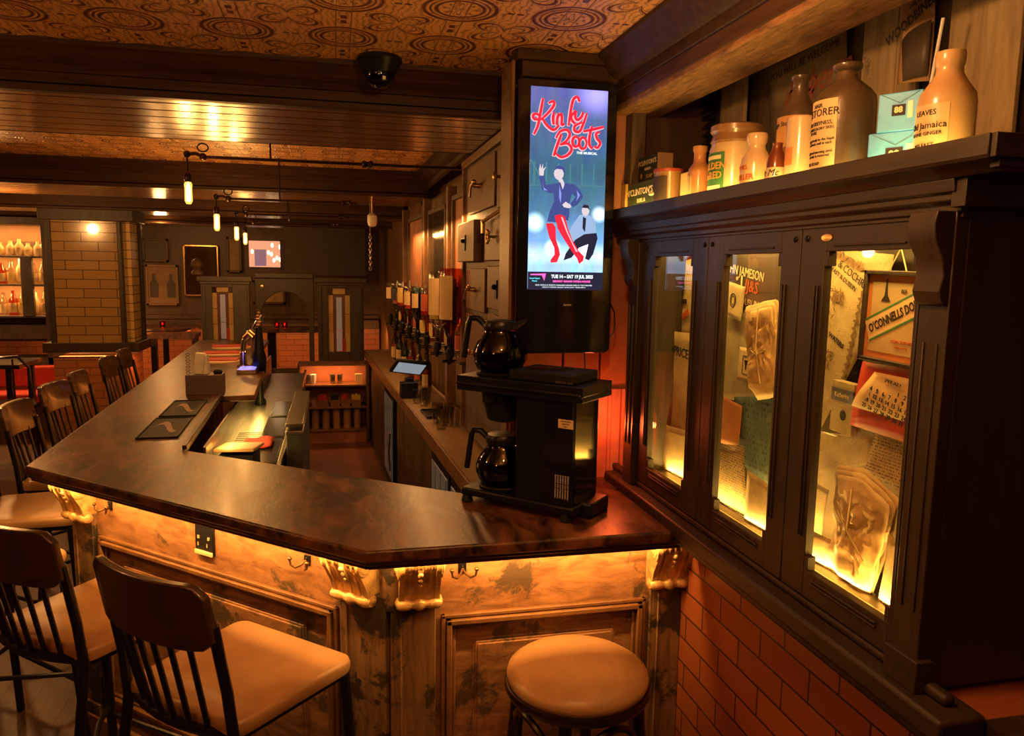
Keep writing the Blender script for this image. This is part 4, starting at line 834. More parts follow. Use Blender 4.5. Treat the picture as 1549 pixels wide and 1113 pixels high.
for r_, row in enumerate(days):
    for k, s_ in enumerate(row):
        if s_: it.append((s_, .0125, -.055+.0185*k-.006*r_+.010, .022-.0125*r_-.0034*k, -10, {'bold': .0003}))
sheet_text(o, it, m_ink, .030)
o.children[-1].location = (o2.location.x, o2.location.y, -.004)
t = thing('small_packet', 'small cream packet box with a blue title band, left of the red calendar', 'box'); q = AX(1274, 611, 1.12); t.location = q; t.rotation_euler = (0, 0, FX-.1)
b = MB(); b.bx(-.046, .042, 0, .022, -.068, .050); b.done('box', m_paper1, t, bevel=.001); b = MB(); b.bx(-.0465, .0425, -.0008, .0225, .005, .034); b.done('title_band', mat('faded_blue_band', (.09, .10, .15), .6), t)
b = MB(); b.text('Katherine', .015, Matrix.Translation((-.002, -.0014, .019))); b.done('title', m_cream2, t, smooth=0)
b = MB(); b.lathe([(.0001, 0), (.012, 0), (.012, .0008), (.0001, .0008)], Matrix.Translation((.006, 0, -.025)) @ Matrix.Rotation(PI/2, 4, 'X'), 18); b.done('emblem', m_ink, t)
sheet('written_letter', 'pale handwritten letter under the small packet in the right-hand cabinet window', 'letter', 1.16, [(1232, 652), (1322, 662), (1312, 702), (1228, 718)], m_paper1, .004)
sheet('written_letter', 'brown handwritten letter below the red calendar in the right-hand cabinet window', 'letter', 1.15, [(1328, 650), (1392, 668), (1388, 760), (1308, 712)], m_paper2, .003)
sheet('written_letter', 'narrow pale paper at the lower left edge of the right-hand cabinet window', 'letter', 1.13, [(1232, 728), (1252, 742), (1240, 812), (1222, 800)], m_paper1, .004)
sheet('written_letter', 'cream letter leaning in the bottom left corner of the right-hand cabinet window', 'letter', 1.085, [(1232, 802), (1262, 820), (1262, 895), (1224, 862)], m_paper1, .006)
sheet('written_letter', 'cream letter leaning in the bottom right corner of the right-hand cabinet window', 'letter', 1.09, [(1345, 808), (1392, 830), (1372, 958), (1328, 925)], m_paper1, .006)
def bundle(label, X, px, m_, tilt, strings, thick=.022):
    P = [AX(x, y, X) for x, y in px]; c_ = sum(P, Vector())/len(P); L = [(-(p.y-c_.y), p.z-c_.z) for p in P]
    t = thing('paper_bundle', label, 'paper bundle'); t.matrix_world = Matrix(((0, 0, -1, X), (-1, 0, 0, c_.y), (0, 1, 0, c_.z), (0, 0, 0, 1)))
    from mathutils import noise
    def outline(N):
        o_ = []; m_n = len(L)
        for i in range(N):
            f_ = i/N*m_n; a_, q_ = int(f_) % m_n, f_-int(f_); p0, p1 = L[a_], L[(a_+1) % m_n]; o_.append((p0[0]+(p1[0]-p0[0])*q_, p0[1]+(p1[1]-p0[1])*q_))
        return o_
    for k in range(3):
        b_ = MB(); N = 48; R_n = 12; out_ = outline(N); s_ = 1.04-.05*k; v = [(0, 0, thick*(k+1)/3)]
        for j in range(1, R_n+1):
            u_ = j/R_n
            for (x, y) in out_:
                xx, yy = x*u_*s_+.004*k, y*u_*s_-.003*k
                nz_ = noise.noise(Vector((xx*22, yy*16, k*3.1)))*.020+abs(noise.noise(Vector((xx*55+yy*30, yy*38-xx*20, k))))*.016
                v.append((xx, yy, thick*(k+(1-u_**5))/3+nz_*(1-.5*u_)))
        f = [(0, 1+i, 1+(i+1) % N) for i in range(N)]
        for j in range(R_n-1):
            for i in range(N): f.append((1+j*N+i, 1+(j+1)*N+i, 1+(j+1)*N+(i+1) % N, 1+j*N+(i+1) % N))
        b_.raw(v, f); b_.done('sheet', m_, t, smooth=22, solid=.0012)
    b_ = MB()
    for s_ in strings: b_.tube([(x*1.0, y*1.0, thick+.010-.02*(abs(x)+abs(y))) for x, y in s_], .0016, 6)
    b_.done('string', m_string, t); return t
bundle('bundle of crumpled old papers tied with string, low in the right-hand cabinet window', 1.10, [(1270, 706), (1312, 712), (1360, 760), (1352, 805), (1336, 842), (1318, 910), (1300, 896), (1250, 838), (1268, 792), (1264, 745)], m_kraft, 0, [[(-.04, .03), (0, -.005), (.055, -.05)], [(.0, .09), (-.004, 0), (-.03, -.09)]])
sheet('pub_sign_board', 'dark brown board with pale and red painted lettering in the middle cabinet window', 'sign', 1.185, [(1070, 372), (1190, 374), (1188, 500), (1072, 512)], m_brownp, .0)
o = bpy.data.objects['pub_sign_board']
sheet_text(o, [('JOHN JAMESON', .038, .0, .055, -8, {'sx': .85}), ('DUBLIN', .028, .045, -.035, -6, {}), ('WHISKEY', .026, .03, -.068, -6, {})], m_whitel, .003)
sheet_text(o, [('JJ&S', .048, .050, .012, -8, {'bold': .0004})], m_inkr, .003, 'red_initials')
b = MB(); b.lathe([(.0001, 0), (.006, 0), (.006, .001), (.0001, .001)], Matrix.Translation((-.035, .036, .002)), 14); b.bx(-.012, -.004, .012, .045, .002, .003); b.done('emblem_marks', m_whitel, o)
t_, L, c_ = sheet('framed_label', 'small pale label with a circular design, left edge of the middle cabinet window', 'label', 1.15, [(1098, 424), (1127, 434), (1120, 486), (1096, 472)], m_paper1, .001, .003)
b = MB(); b.tube([(.016*math.cos(k*PI/10), .02*math.sin(k*PI/10), .003) for k in range(20)], .0012, 5, True); b.tube([(.010*math.cos(k*PI/10), .013*math.sin(k*PI/10), .003) for k in range(20)], .001, 5, True); b.done('circular_design', m_ink, t_)
sheet('printed_bill', 'greyish printed bill behind the brown bundle in the middle cabinet window', 'bill', 1.17, [(1084, 470), (1168, 476), (1160, 606), (1078, 604)], m_paper3, .002)
t_, L, c_ = sheet('picture_card', 'small white card with a drawn glass in the middle cabinet window', 'card', 1.15, [(1119, 524), (1145, 530), (1140, 580), (1114, 574)], m_cream2, .001)
b = MB(); b.prism([(-.009, .014), (-.003, -.004), (-.002, -.014), (.002, -.014), (.003, -.004), (.009, .014)], .002, .003); b.tube([(-.018, -.026, .002), (.018, -.026, .002), (.018, .026, .002), (-.018, .026, .002)], .001, 4, True); b.done('glass_drawing', m_ink, t_, smooth=0)
bundle('thick folded brown paper bundle tied with string, in the middle cabinet window', 1.09, [(1132, 466), (1160, 458), (1176, 455), (1182, 500), (1184, 560), (1180, 596), (1150, 602), (1136, 572), (1134, 520)], m_kraft, 0, [[(-.02, -.01), (.01, -.02), (.045, 0)], [(0, .10), (.004, 0), (.03, -.09)]])
sheet('booklet', 'dark teal printed booklet cover in the middle cabinet window', 'booklet', 1.13, [(1112, 600), (1190, 598), (1182, 748), (1122, 700)], m_teal, .004, .004)
sheet('orange_card', 'orange-red card at the left edge of the middle cabinet window', 'card', 1.12, [(1094, 598), (1122, 614), (1116, 678), (1088, 668)], m_orange, .003)
sheet('written_letter', 'brown letter at the bottom left of the middle cabinet window', 'letter', 1.09, [(1082, 670), (1124, 674), (1128, 788), (1080, 766)], m_paper2, .004)
sheet('written_letter', 'cream letter leaning at the bottom right of the middle cabinet window', 'letter', 1.08, [(1132, 710), (1182, 748), (1174, 842), (1128, 808)], m_paper1, .005)
o, L, c_ = sheet('price_list', 'long cream PRICE list in the far left cabinet window', 'price list', 1.11, [(1012, 500), (1066, 506), (1062, 676), (1002, 654)], m_paper1, .006)
sheet_text(o, [('\u2022PRICE', .042, -.006, .112, -3, {'bold': .001})], m_ink, .016)
o, L, c_ = sheet('advert_sheet', 'printed advertisement sheet with an oval portrait at top of far left cabinet window', 'advert', 1.13, [(1010, 400), (1050, 390), (1058, 512), (1022, 512)], m_paper1, .004)
b = MB(); b.lathe([(.0001, 0), (.018, 0), (.018, .001), (.0001, .001)], Matrix.Translation((.0, .045, .007)) @ Matrix.Diagonal((.8, 1.6, 1, 1)), 20); b.bx(-.035, .035, -.012, .003, .006, .007); b.done('portrait', m_ink, o)
b = MB(); b.bx(-.02, .03, -.065, -.045, .006, .007, Matrix.Rotation(.5, 4, 'Z')); b.done('red_block', m_inkr, o)
sheet('torn_paper', 'torn pale paper at the bottom of the far left cabinet window', 'paper', 1.09, [(1002, 640), (1062, 660), (1052, 756), (1000, 712)], m_paper1, .008)
# ================================================================== SHELF ITEMS
SZ = 2.001
def item(xl, xr, yt, X=1.03):
    pc = AX((xl+xr)/2, 280, X); dep = (pc-CAM).dot(_fw); r = (xr-xl)/2/F*dep
    d = ray((xl+xr)/2, yt); k = dep/d.dot(_fw); return pc.x, pc.y, r, (CAM+d*k).z-SZ
def bottle(name, label, cat, px, prof, m_, lab=None, group=None, X=1.03, rz=FX+.42, n=28, parts=None, text=None, labm=None):
    x, y, r, h = item(*px, X=X); t = thing(name, label, cat, (x, y, SZ), rz, group)
    b_ = MB(); b_.lathe([(max(.0001, a*r), c_*h) for a, c_ in prof], n=n); b_.done('body', m_, t, smooth=50)
    if lab:
        z0, z1, a0, a1 = lab; b_ = MB(); b_.lathe([(r*1.012, z0*h), (r*1.016, z0*h), (r*1.016, z1*h), (r*1.012, z1*h)], Matrix.Rotation(-PI/2, 4, 'Z'), 18, math.radians(a0), math.radians(a1), False); b_.done('label', labm or m_label, t, smooth=50)
    if text:
        b_ = MB()
        for s_, sz, ang_, z in text: b_.text(s_, sz*h, Matrix.Rotation(math.radians(ang_), 4, 'Z') @ Matrix.Translation((0, 0, z*h)), wrap=r*1.03)
        b_.done('label_print', m_ink, t, smooth=0)
    return t, r, h
stone_prof = [(.0, 0), (.93, 0), (1, .03), (1, .62), (.93, .69), (.6, .78), (.42, .83), (.40, .90), (.46, .91), (.50, .94), (.50, .99), (.42, 1.0), (.34, .99), (.32, .9)]
tt, r, h = bottle('brown_glazed_bottle', 'large dark brown glazed bottle with a RESTORER label, tallest bottle on the cabinet shelf', 'bottle', (1226, 1314, 102), [(.0, 0), (.94, 0), (1, .03), (1, .68), (.96, .74), (.8, .79), (.5, .85), (.36, .88), (.33, .93), (.42, .945), (.48, .96), (.48, .985), (.38, 1.0), (.2, .99)], m_stoned, (.02, .70, -75, 18), labm=m_cream2,
   text=[('HAIR', .045, -24, .655), ('RESTORER', .082, -24, .60), ('FOR GREYNESS,', .042, -24, .52), ('BALDNESS & DRY SKIN', .031, -24, .48), ('IN USE', .034, -35, .45), ('Apply freely to the head', .030, -20, .395), ('and brush well in each', .030, -20, .365), ('night and morning until', .030, -20, .30), ('the hair is restored', .030, -20, .27), ('NO SOAP.', .036, -30, .21), ('BEWARE.', .065, -22, .13), ('of imitations', .032, -28, .08)])
bottle('brown_stoneware_bottle', 'dark-shouldered stoneware bottle with an orange label, behind the plain cream jar', 'bottle', (1172, 1232, 118), [(.0, 0), (1, 0), (1, .58), (.96, .66), (.7, .75), (.45, .82), (.38, .86), (.36, .94), (.46, .955), (.46, .985), (.3, 1.0)], m_stoned, (.02, .66, -80, 60), X=1.07, labm=mat('orange_glaze_label', (.52, .27, .09), .5), text=[('Vintage Stout', .055, -30, .60)])
t_, r, h = bottle('cream_jar', 'plain cream cylindrical jar with a faded red patch, left of the RESTORER bottle', 'jar', (1186, 1232, 181), [(.0, 0), (1, 0), (1, .97), (.97, 1.0), (.0001, 1.0)], m_creml, X=1.02)
b = MB(); b.lathe([(r*1.01, h*.40), (r*1.013, h*.40), (r*1.013, h*.62), (r*1.01, h*.62)], Matrix.Rotation(-PI/2, 4, 'Z'), 14, math.radians(-55), math.radians(0), False); b.done('red_patch', m_orange, t_)
bottle('stoneware_flagon', 'large stoneware bottle with an oval printed label at the right end of shelf', 'bottle', (1382, 1462, 86), [(.0, 0), (.95, 0), (1, .03), (1, .60), (.95, .665), (.72, .74), (.55, .80), (.48, .83), (.46, .88), (.50, .90), (.52, .97), (.50, 1.0), (.3, 1.0)], m_stone, (.17, .57, -65, 30), labm=mat('stoneware_print_label', (.58, .40, .20), .4), X=1.035,
   text=[('LEAVES', .06, -18, .50), ('Old Jamaica', .075, -18, .40), ('STONE GINGER', .042, -18, .335), ('BELFAST', .05, -18, .24)])
tt, r, h = bottle('marmalade_jar', 'wide stoneware jar with brown lid and green label', 'jar', (1072, 1148, 192), [(.0, 0), (1, 0), (1, .70), (.93, .78)], m_creml, (.20, .66, -60, 14), labm=m_green, X=1.06)
b = MB(); b.lathe([(r*.93, h*.77), (r*.98, h*.80), (r*.92, h*.86), (r*.90, h*.88), (r*1.0, h*.92), (r*1.0, h*.98), (r*.9, h), (.0001, h)], n=28); b.done('lid', m_stonet, tt)
b = MB(); b.text('GOLDEN', .115*h, Matrix.Rotation(math.radians(-24), 4, 'Z') @ Matrix.Translation((0, 0, .50*h)), wrap=r*1.03, bold=.0005); b.text('SHRED', .115*h, Matrix.Rotation(math.radians(-22), 4, 'Z') @ Matrix.Translation((0, 0, .39*h)), wrap=r*1.03, bold=.0005); b.done('label_print', mat('gold_print', (.62, .33, .06), .5), tt, smooth=0)
b = MB()
for z in (.605, .255): b.lathe([(r*1.02, (z-.025)*h), (r*1.025, (z-.025)*h), (r*1.025, (z+.02)*h), (r*1.02, (z+.02)*h)], Matrix.Rotation(-PI/2, 4, 'Z'), 14, math.radians(-52), math.radians(6), False)
b.done('label_ribbon', m_whitel, tt)
tt, r, h = bottle('stoneware_jar', 'small pale stoneware jar with orange writing, just right of the marmalade jar', 'jar', (1119, 1165, 204), [(.0, 0), (.97, 0), (1, .03), (1, .55), (.9, .65), (.62, .76), (.56, .82), (.66, .88), (.70, .95), (.62, 1.0), (.4, .99)], m_creml, X=1.01)
b = MB(); b.text('JAMES', .09*h, Matrix.Rotation(math.radians(-25), 4, 'Z') @ Matrix.Translation((0, 0, .50*h)), wrap=r*1.02); b.text('KEILLER', .11*h, Matrix.Rotation(math.radians(-20), 4, 'Z') @ Matrix.Translation((0, 0, .36*h)), wrap=r*1.02, bold=.0004); b.text('DUNDEE', .07*h, Matrix.Rotation(math.radians(-20), 4, 'Z') @ Matrix.Translation((0, 0, .25*h)), wrap=r*1.02); b.done('jar_print', m_inkr, tt, smooth=0)
tt, r, h = bottle('small_cream_jar', 'smallest jar with red-brown shoulder and scrawled writing, left of the cream jar', 'jar', (1157, 1189, 218), [(.0, 0), (1, 0), (1, .52), (.95, .56)], m_creml, X=1.0)
b = MB(); b.lathe([(r*.95, h*.56), (r*.93, h*.66), (r*.72, h*.80), (r*.5, h*.88), (r*.45, h*.95), (r*.5, h), (.0001, h)], n=24); b.done('glazed_top', mat('red_brown_glaze', (.16, .035, .012), .2, coat=.6), tt)
b = MB()
for k, s_ in enumerate(('Dr Mc', 'Smith', 'Snuff')): b.text(s_, .17*h, Matrix.Rotation(math.radians(-20), 4, 'Z') @ Matrix.Translation((0, 0, (.46-.14*k)*h)), wrap=r*1.03, shear=.3)
b.done('handwriting', m_ink, tt, smooth=0)
bottle('orange_bottle', 'small orange earthenware bottle with a narrow neck and faded label, left of marmalade jar', 'bottle', (1040, 1074, 222), [(.0, 0), (1, 0), (1, .60), (.95, .66), (.68, .72), (.55, .76), (.53, .90), (.62, .92), (.64, .99), (.5, 1.0), (.3, .99)], mat('orange_clay', (.46, .20, .07), .35, 0, .1, 8, coat=.3), (.25, .55, -60, 0))
tt, r, h = bottle('picture_tin', 'round tin with a dark picture label and red rim near the left end of shelf', 'tin', (989, 1032, 257), [(.0, 0), (1, 0), (1, .93), (1.03, .94), (1.03, 1.0), (.0001, 1.0)], m_stonet, (.16, .84, -70, 38), labm=m_brownp)
b = MB(); b.lathe([(r*1.04, h*.93), (r*1.05, h*.96), (r*1.04, h*1.0), (.0001, h*1.005)], n=28); b.done('rim', mat('red_rim', (.40, .07, .03), .4), tt)
b = MB(); b.sph((-r*.75, -r*.85, h*.5), r*.22, 12, (1.4, .3, .6)); b.done('picture_detail', m_whitel, tt)
def packet(name, label, cat, xl, xr, yt, yb, X, dep, m_, rz=FX, z0=None, group=None):
    pl, pr = AX(xl, yb, X), AX(xr, yb, X); cx = (pl+pr)/2; wd = (pl-pr).length; ztop = AX((xl+xr)/2, yt, X).z; zb_ = SZ if z0 is None else z0
    t = thing(name, label, cat, (X, cx.y, zb_), rz, group); b_ = MB(); hh = ztop-zb_; b_.bx(-wd/2, wd/2, 0, dep, 0, hh); b_.done('box', m_, t, bevel=.002); return t, wd, hh, ztop
m_soapg = mat('soap_box_green', (.035, .05, .03), .5)
def soap(label, xl, xr, yt, yb, X, z0=None):
    t, w_, h_, zt = packet('soap_box', label, 'soap box', xl, xr, yt, yb, X, .055, mat('card_box', (.42, .27, .13), .6), z0=z0)
    b_ = MB(); b_.bx(-w_/2+.001, w_/2-.001, -.0008, .0004, .001, h_-.001); b_.done('front_label', m_soapg, t)
    b_ = MB(); b_.text("M\u2018CLINTON\u2019S", .24*h_, Matrix.Translation((0, -.0014, h_*.75)), sx=min(1.3, w_/h_*.62), bold=.0004); b_.text('BARILLA', .15*h_, Matrix.Translation((w_*.08, -.0014, h_*.52))); b_.done('front_lettering', m_whitel, t, smooth=0)
    b_ = MB(); b_.text('SOAP', .2*h_, Matrix.Translation((w_*.15, -.0014, h_*.24)), sx=1.2); b_.lathe([(.0001, 0), (.009, 0), (.0001, .001)], Matrix.Translation((-w_*.22, -.0008, h_*.3)) @ Matrix.Rotation(PI/2, 4, 'X'), 9); b_.done('soap_lettering', m_yelp, t, smooth=0)
    return zt
zt = soap('dark green soap box with pale lettering standing on the shelf, lower of the pair', 946, 989, 276, 308, 1.00)
soap('dark green soap box with pale lettering resting on top, upper of the pair', 962, 994, 236, 262, 1.03, z0=zt)
packet('wood_block', 'glowing amber block with horizontal grain at the far left end of shelf', 'block', 927, 945, 281, 318, .99, .05, wood('amber_block', (.30, .15, .03), (.62, .38, .10), .6, 4, (12, 12, 1)))
packet('plain_box', 'narrow plain tan box between the picture tin and the orange bottle', 'box', 1028, 1042, 261, 300, 1.04, .05, mat('tan_card', (.50, .33, .14), .6))
x, y, r, h = item(948, 964, 262, X=1.12); t = thing('dark_jar', 'small dark jar standing behind the soap boxes', 'jar', (x, y, SZ)); b = MB(); b.lathe([(.0001, 0), (.022, 0), (.022, .06), (.016, .075), (.018, .085), (.0001, .086)], n=20); b.done('body', m_stoned, t)
def blue(label, px, z0, X, rz, dep):
    t, w_, h_, zt = packet('blue_packet', label, 'packet', *px, X, dep, m_blue, rz=rz, z0=z0, group='blue paper packets on the shelf')
    b_ = MB(); b_.bx(-w_/2-.0008, w_/2-.0005, .004, .0225, .001, h_-.002); b_.done('yellow_side', m_yelp, t)
    b_ = MB(); b_.bx(-w_*.17, w_*.13, -.0012, .001, h_*.40, h_*.68); b_.mi = 1; b_.text('88', .21*h_, Matrix.Translation((-w_*.02, -.0016, h_*.54)), bold=.0005); b_.mi = 2; b_.bx(w_*.18, w_*.30, -.001, .001, h_*.32, h_*.74); b_.done('badge', [m_ink, m_whitel, m_white], t, smooth=0)
    b_ = MB(); b_.tube([(-w_*.42, -.001, h_*.97), (0, -.001, h_*.72), (w_*.42, -.001, h_*.97)], .0008, 4); b_.done('fold_line', mat('fold_shadow_blue', (.10, .28, .40), .5), t); return zt
zt = blue('light blue paper packet with 88 badge lying under the taller blue packet', (1326, 1383, 199, 236), None, 1.00, FX+.55, .085)
blue('light blue paper packet with 88 badge and yellow edge, upper of the two', (1337, 1381, 140, 198), zt, 1.00, FX+.55, .085)
# behind the shelf: boards, louvre, posters on the back wall
XW = 1.315
def board(name, label, cat, x0, x1, yt_, m_, zb_=2.0, zt_=2.50, th=.012, X=XW, group=None):
    ya = AX(x0, 120, X).y; yb_ = AX(x1, 120, X).y; b_ = MB(); b_.bx(X, X+th, yb_, ya, zb_, zt_); o = b_.done(name, m_, bevel=.002); return tag(o, label, cat, group)
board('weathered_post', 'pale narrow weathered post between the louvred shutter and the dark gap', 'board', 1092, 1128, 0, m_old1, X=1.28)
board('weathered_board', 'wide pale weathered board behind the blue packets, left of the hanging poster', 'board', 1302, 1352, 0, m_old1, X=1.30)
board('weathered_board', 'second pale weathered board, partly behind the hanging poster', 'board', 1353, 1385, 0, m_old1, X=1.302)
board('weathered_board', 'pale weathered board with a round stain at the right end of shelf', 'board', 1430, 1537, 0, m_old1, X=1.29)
ya, yb_ = AX(968, 200, 1.29).y, AX(1090, 150, 1.29).y
t = thing('louvred_shutter', 'dark louvred shutter behind the left end of shelf', 'shutter', (1.29, (ya+yb_)/2, 2.0)); hw = (ya-yb_)/2
b = MB(); b.bx(0, .02, -hw, -hw+.03, 0, .44); b.bx(0, .02, hw-.03, hw, 0, .44); b.bx(0, .02, -.015, .015, 0, .44); b.bx(0, .02, -hw, hw, .42, .45); b.bx(0, .02, -hw, hw, 0, .02); b.done('frame', m_cab, t, bevel=.002)
for k in range(14): b = MB(); z = .03+.028*k; b.raw([(.0, -hw+.03, z), (.0, hw-.03, z), (.018, hw-.03, z+.022), (.018, -hw+.03, z+.022)], [(0, 1, 2, 3)]); b.done('slat', m_cab, t, smooth=0, solid=.003)
sheet('painted_sign', 'weathered sign with faded red script on the wall behind the brown bottles', 'sign', 1.31, [(1165, 100), (1281, 36), (1281, 200), (1165, 240)], wood('sign_ground', (.10, .07, .035), (.26, .18, .08), .6, 4, (3, 3, 3), worn=((.07, .05, .03), .6, 9)), .0, .004)
o = bpy.data.objects['painted_sign']; sheet_text(o, [('Old', .10, -.04, .0, 4, {'shear': .4}), ('Roberts', .11, .05, .035, 4, {'shear': .4, 'sx': .8}), ('Ginger', .10, .04, -.06, 4, {'shear': .4, 'sx': .8})], mat('faded_red_script', (.30, .07, .03), .6), .003, 'script'); sheet_text(o, [('YOU WILL BE WELCOME', .030, -.02, .10, 4, {})], m_cab, .003, 'small_lettering')
o, L, c_ = sheet('hanging_poster', 'curved tan poster sheet hanging above the right end of shelf', 'poster', 1.25, [(1366, -30), (1412, -60), (1404, 122), (1362, 128)], mat('poster_tan', (.34, .19, .09), .5, 0, .15), .012)
sheet_text(o, [('WILLS', .014, .012, .045, 20, {}), ('WOODBINES', .032, .0, .012, 22, {'bold': .0006, 'sx': .8})], m_ink, .016)
sh = MB(); sh.grid(lambda u, v: (L[3].x*(1-u)+L[2].x*u, L[3].y+(.115-.02*(1-u)+.03*u*u*0)*v+0*u, .012*math.sin(u*PI)+.004), 6, 2); sh.done('dark_lower_picture', m_brownp, o, smooth=50, solid=.001)
b = MB(); pa, pb = AX(1427, 27, 1.2), AX(1395, 197, 1.2); pb = pb+(pb-pa)*((pb.z-2.003)/(pa.z-pb.z)); b.tube([tuple(pa), tuple(pb)], .0035, 8); tag(b.done('white_rod', m_white), 'thin pale rod leaning upright beside the large stoneware bottle', 'rod')
# ================================================================== CEILING FITTINGS
q = AZ(573, 92, 2.535); t = thing('dome_camera', 'black dome security camera on the patterned ceiling above the beam', 'security camera', (q.x, 2.735, 2.535))
b = MB(); b.lathe([(.0001, 0), (.074, 0), (.077, -.012), (.070, -.022), (.058, -.045), (.052, -.055), (.045, -.050)], n=32); b.done('mount', m_blackpl, t)
b = MB(); b.sph((0, 0, -.055), .050, 24, (1, 1, .95), -1, .2); b.done('dome', m_darkg, t)
b = MB(); b.sph((0, 0, -.052), .036, 20); b.done('camera_ball', m_mattbl, t)
b = MB(); b.lathe([(.0001, 0), (.013, 0), (.014, .014), (.010, .016), (.0001, .013)], Matrix.Translation((.012, -.030, -.070)) @ Matrix.Rotation(1.9, 4, 'X'), 16); b.mi = 1; b.bx(.007, .017, -.051, -.047, -.082, -.071); b.done('lens', [m_black, m_white], t)
m_pipe = mat('dark_pipe', (.05, .03, .018), .35, .8)
BUL = [((285, 290), 4.2, 'hanging lit tube bulb nearest the viewer, on a curled pipe bracket over the bar'), ((328, 335), 5.4, 'second hanging lit bulb over the bar, between the nearest bulb and the far pair'),
       ((358, 352), 6.6, 'third hanging lit bulb over the bar, left one of the far pair'), ((371, 360), 7.6, 'farthest hanging lit bulb over the bar, right one of the far pair')]
for (px, yy, lab) in BUL:
    p = AY(px[0], px[1], yy); t = thing('pendant_bulb', lab, 'lamp', (p.x, p.y, p.z), 0, 'bulbs hanging over the bar')
    zp = .185 if yy < 5 else .16
    b = MB(); b.lathe([(.0001, -.062), (.012, -.060), (.019, -.045), (.018, .02), (.020, .035), (.014, .05)], n=18); b.done('bulb', m_bglass, t)
    b = MB(); b.lathe([(.0001, -.050), (.009, -.045), (.011, -.02), (.010, .02), (.004, .045)], n=12); b.done('filament', m_bulb, t)
    b = MB(); b.lathe([(.016, .048), (.018, .052), (.018, .085), (.012, .095), (.005, .10)], n=18); b.done('socket', m_pipe, t)
    b = MB(); b.tube([(0, 0, .095), (0, 0, zp)], .004, 8); b.done('cord', m_mattbl, t)
    b = MB(); b.sph((0, 0, zp), .018, 12); b.sph((.075, 0, zp-.01), .020, 12); b.tube([(0, 0, zp), (.04, 0, zp+.005), (.075, 0, zp-.01)], .009, 8)
    b.tube([(.075+.026*math.cos(k*PI/7), 0, zp+.035+.02*math.sin(k*PI/7)) for k in range(14)], .004, 6, True)
    b.done('tap_fitting', m_pipe, t)
    b = MB(); b.tube([(.075, 0, zp-.01), (.93 if yy < 5 else .9, 0, zp-.01)], .008, 8); b.lathe([(.014, 0), (.020, .01), (.014, .03), (.022, .05), (.010, .06)], Matrix.Translation((.86 if yy < 5 else .8, 0, zp-.01)) @ Matrix.Rotation(PI/2, 4, 'Y'), 14)
    if yy < 5: b.tube([(.9, 0, zp-.01), (.68-p.x, 0, zp-.01)], .008, 8)
    b.tube([(.4, 0, zp-.01), (.4, 0, (2.37 if 6 < yy < 7 else 2.535)-p.z)], .005, 8)
    b.done('pipe', m_pipe, t)
    point('bulb_light', (p.x, p.y, p.z-.09), [5, 5, 5, 5][BUL.index((px, yy, lab))], (1, .45, .11), .03)
# ================================================================== BACK BAR
BD = Vector((-.045, 1)).normalized(); BT = Vector((BD.y, -BD.x)); BO = Vector((.546, 3.16)); brz = math.atan2(BD.y, BD.x)-PI/2
def bbp(s, t_, z): v = BO+BD*s+BT*t_; return (v.x, v.y, z)
TB = Matrix.Translation((BO.x, BO.y, 0)) @ Matrix.Rotation(brz, 4, 'Z')        # local x = toward the wall, y = along
t = thing('back_bar_counter', 'long back bar counter with stone-coloured top against the wall behind the bar', 'counter'); t.matrix_world = TB
b = MB(); b.bx(0, .30, -.50, 5.3, .905, .935); b.done('worktop', mat('stone_top', (.34, .24, .14), .3, 0, .15, 12, coat=.2), t, bevel=.004)
b = MB(); b.bx(-.012, .002, -.50, 5.3, .86, .937); b.done('front_edge', m_frame, t, bevel=.003)
b = MB(); b.bx(.03, .29, -.50, 5.3, .0, .905); b.done('carcass', m_wallw, t)
m_coolg = mat('fridge_door', (.22, .30, .30), .12, .0, .1, 3, coat=.8, emit=(.30, .50, .52), es=.02)  # faint bluish emission on the glass stands in for light inside the fridge
fri = [(.35, .92), (.97, 1.5)]
for i, (s0_, s1) in enumerate([(-.12, .38), (.42, .92), (2.7, 3.3)]):
    f = thing('bottle_fridge', ['glass-door bottle fridge under the back counter nearest the coffee machine', 'glass-door bottle fridge under the back counter, second from the coffee machine', 'glass-door bottle fridge under the back counter below the till'][i], 'fridge'); f.matrix_world = TB
    b = MB(); b.bx(.0, .03, s0_, s1, .10, .85); b.done('door', m_black, f, bevel=.004)
    b = MB()
    b.bx(-.004, .0, s0_+.03, s1-.03, .16, .80); b.done('glass', m_coolg, f)
    b = MB(); b.tube([(-.02, s0_+.03, .55), (-.028, s0_+.03, .40), (-.02, s0_+.03, .25)], .008, 8); b.done('handle', m_steel, f)
    b = MB()
    for k in range(3): b.bx(-.006, -.003, s0_+.05+k*.15, s0_+.06+k*.15, .17, .79)
    b.done('door_bars', m_steel, f)
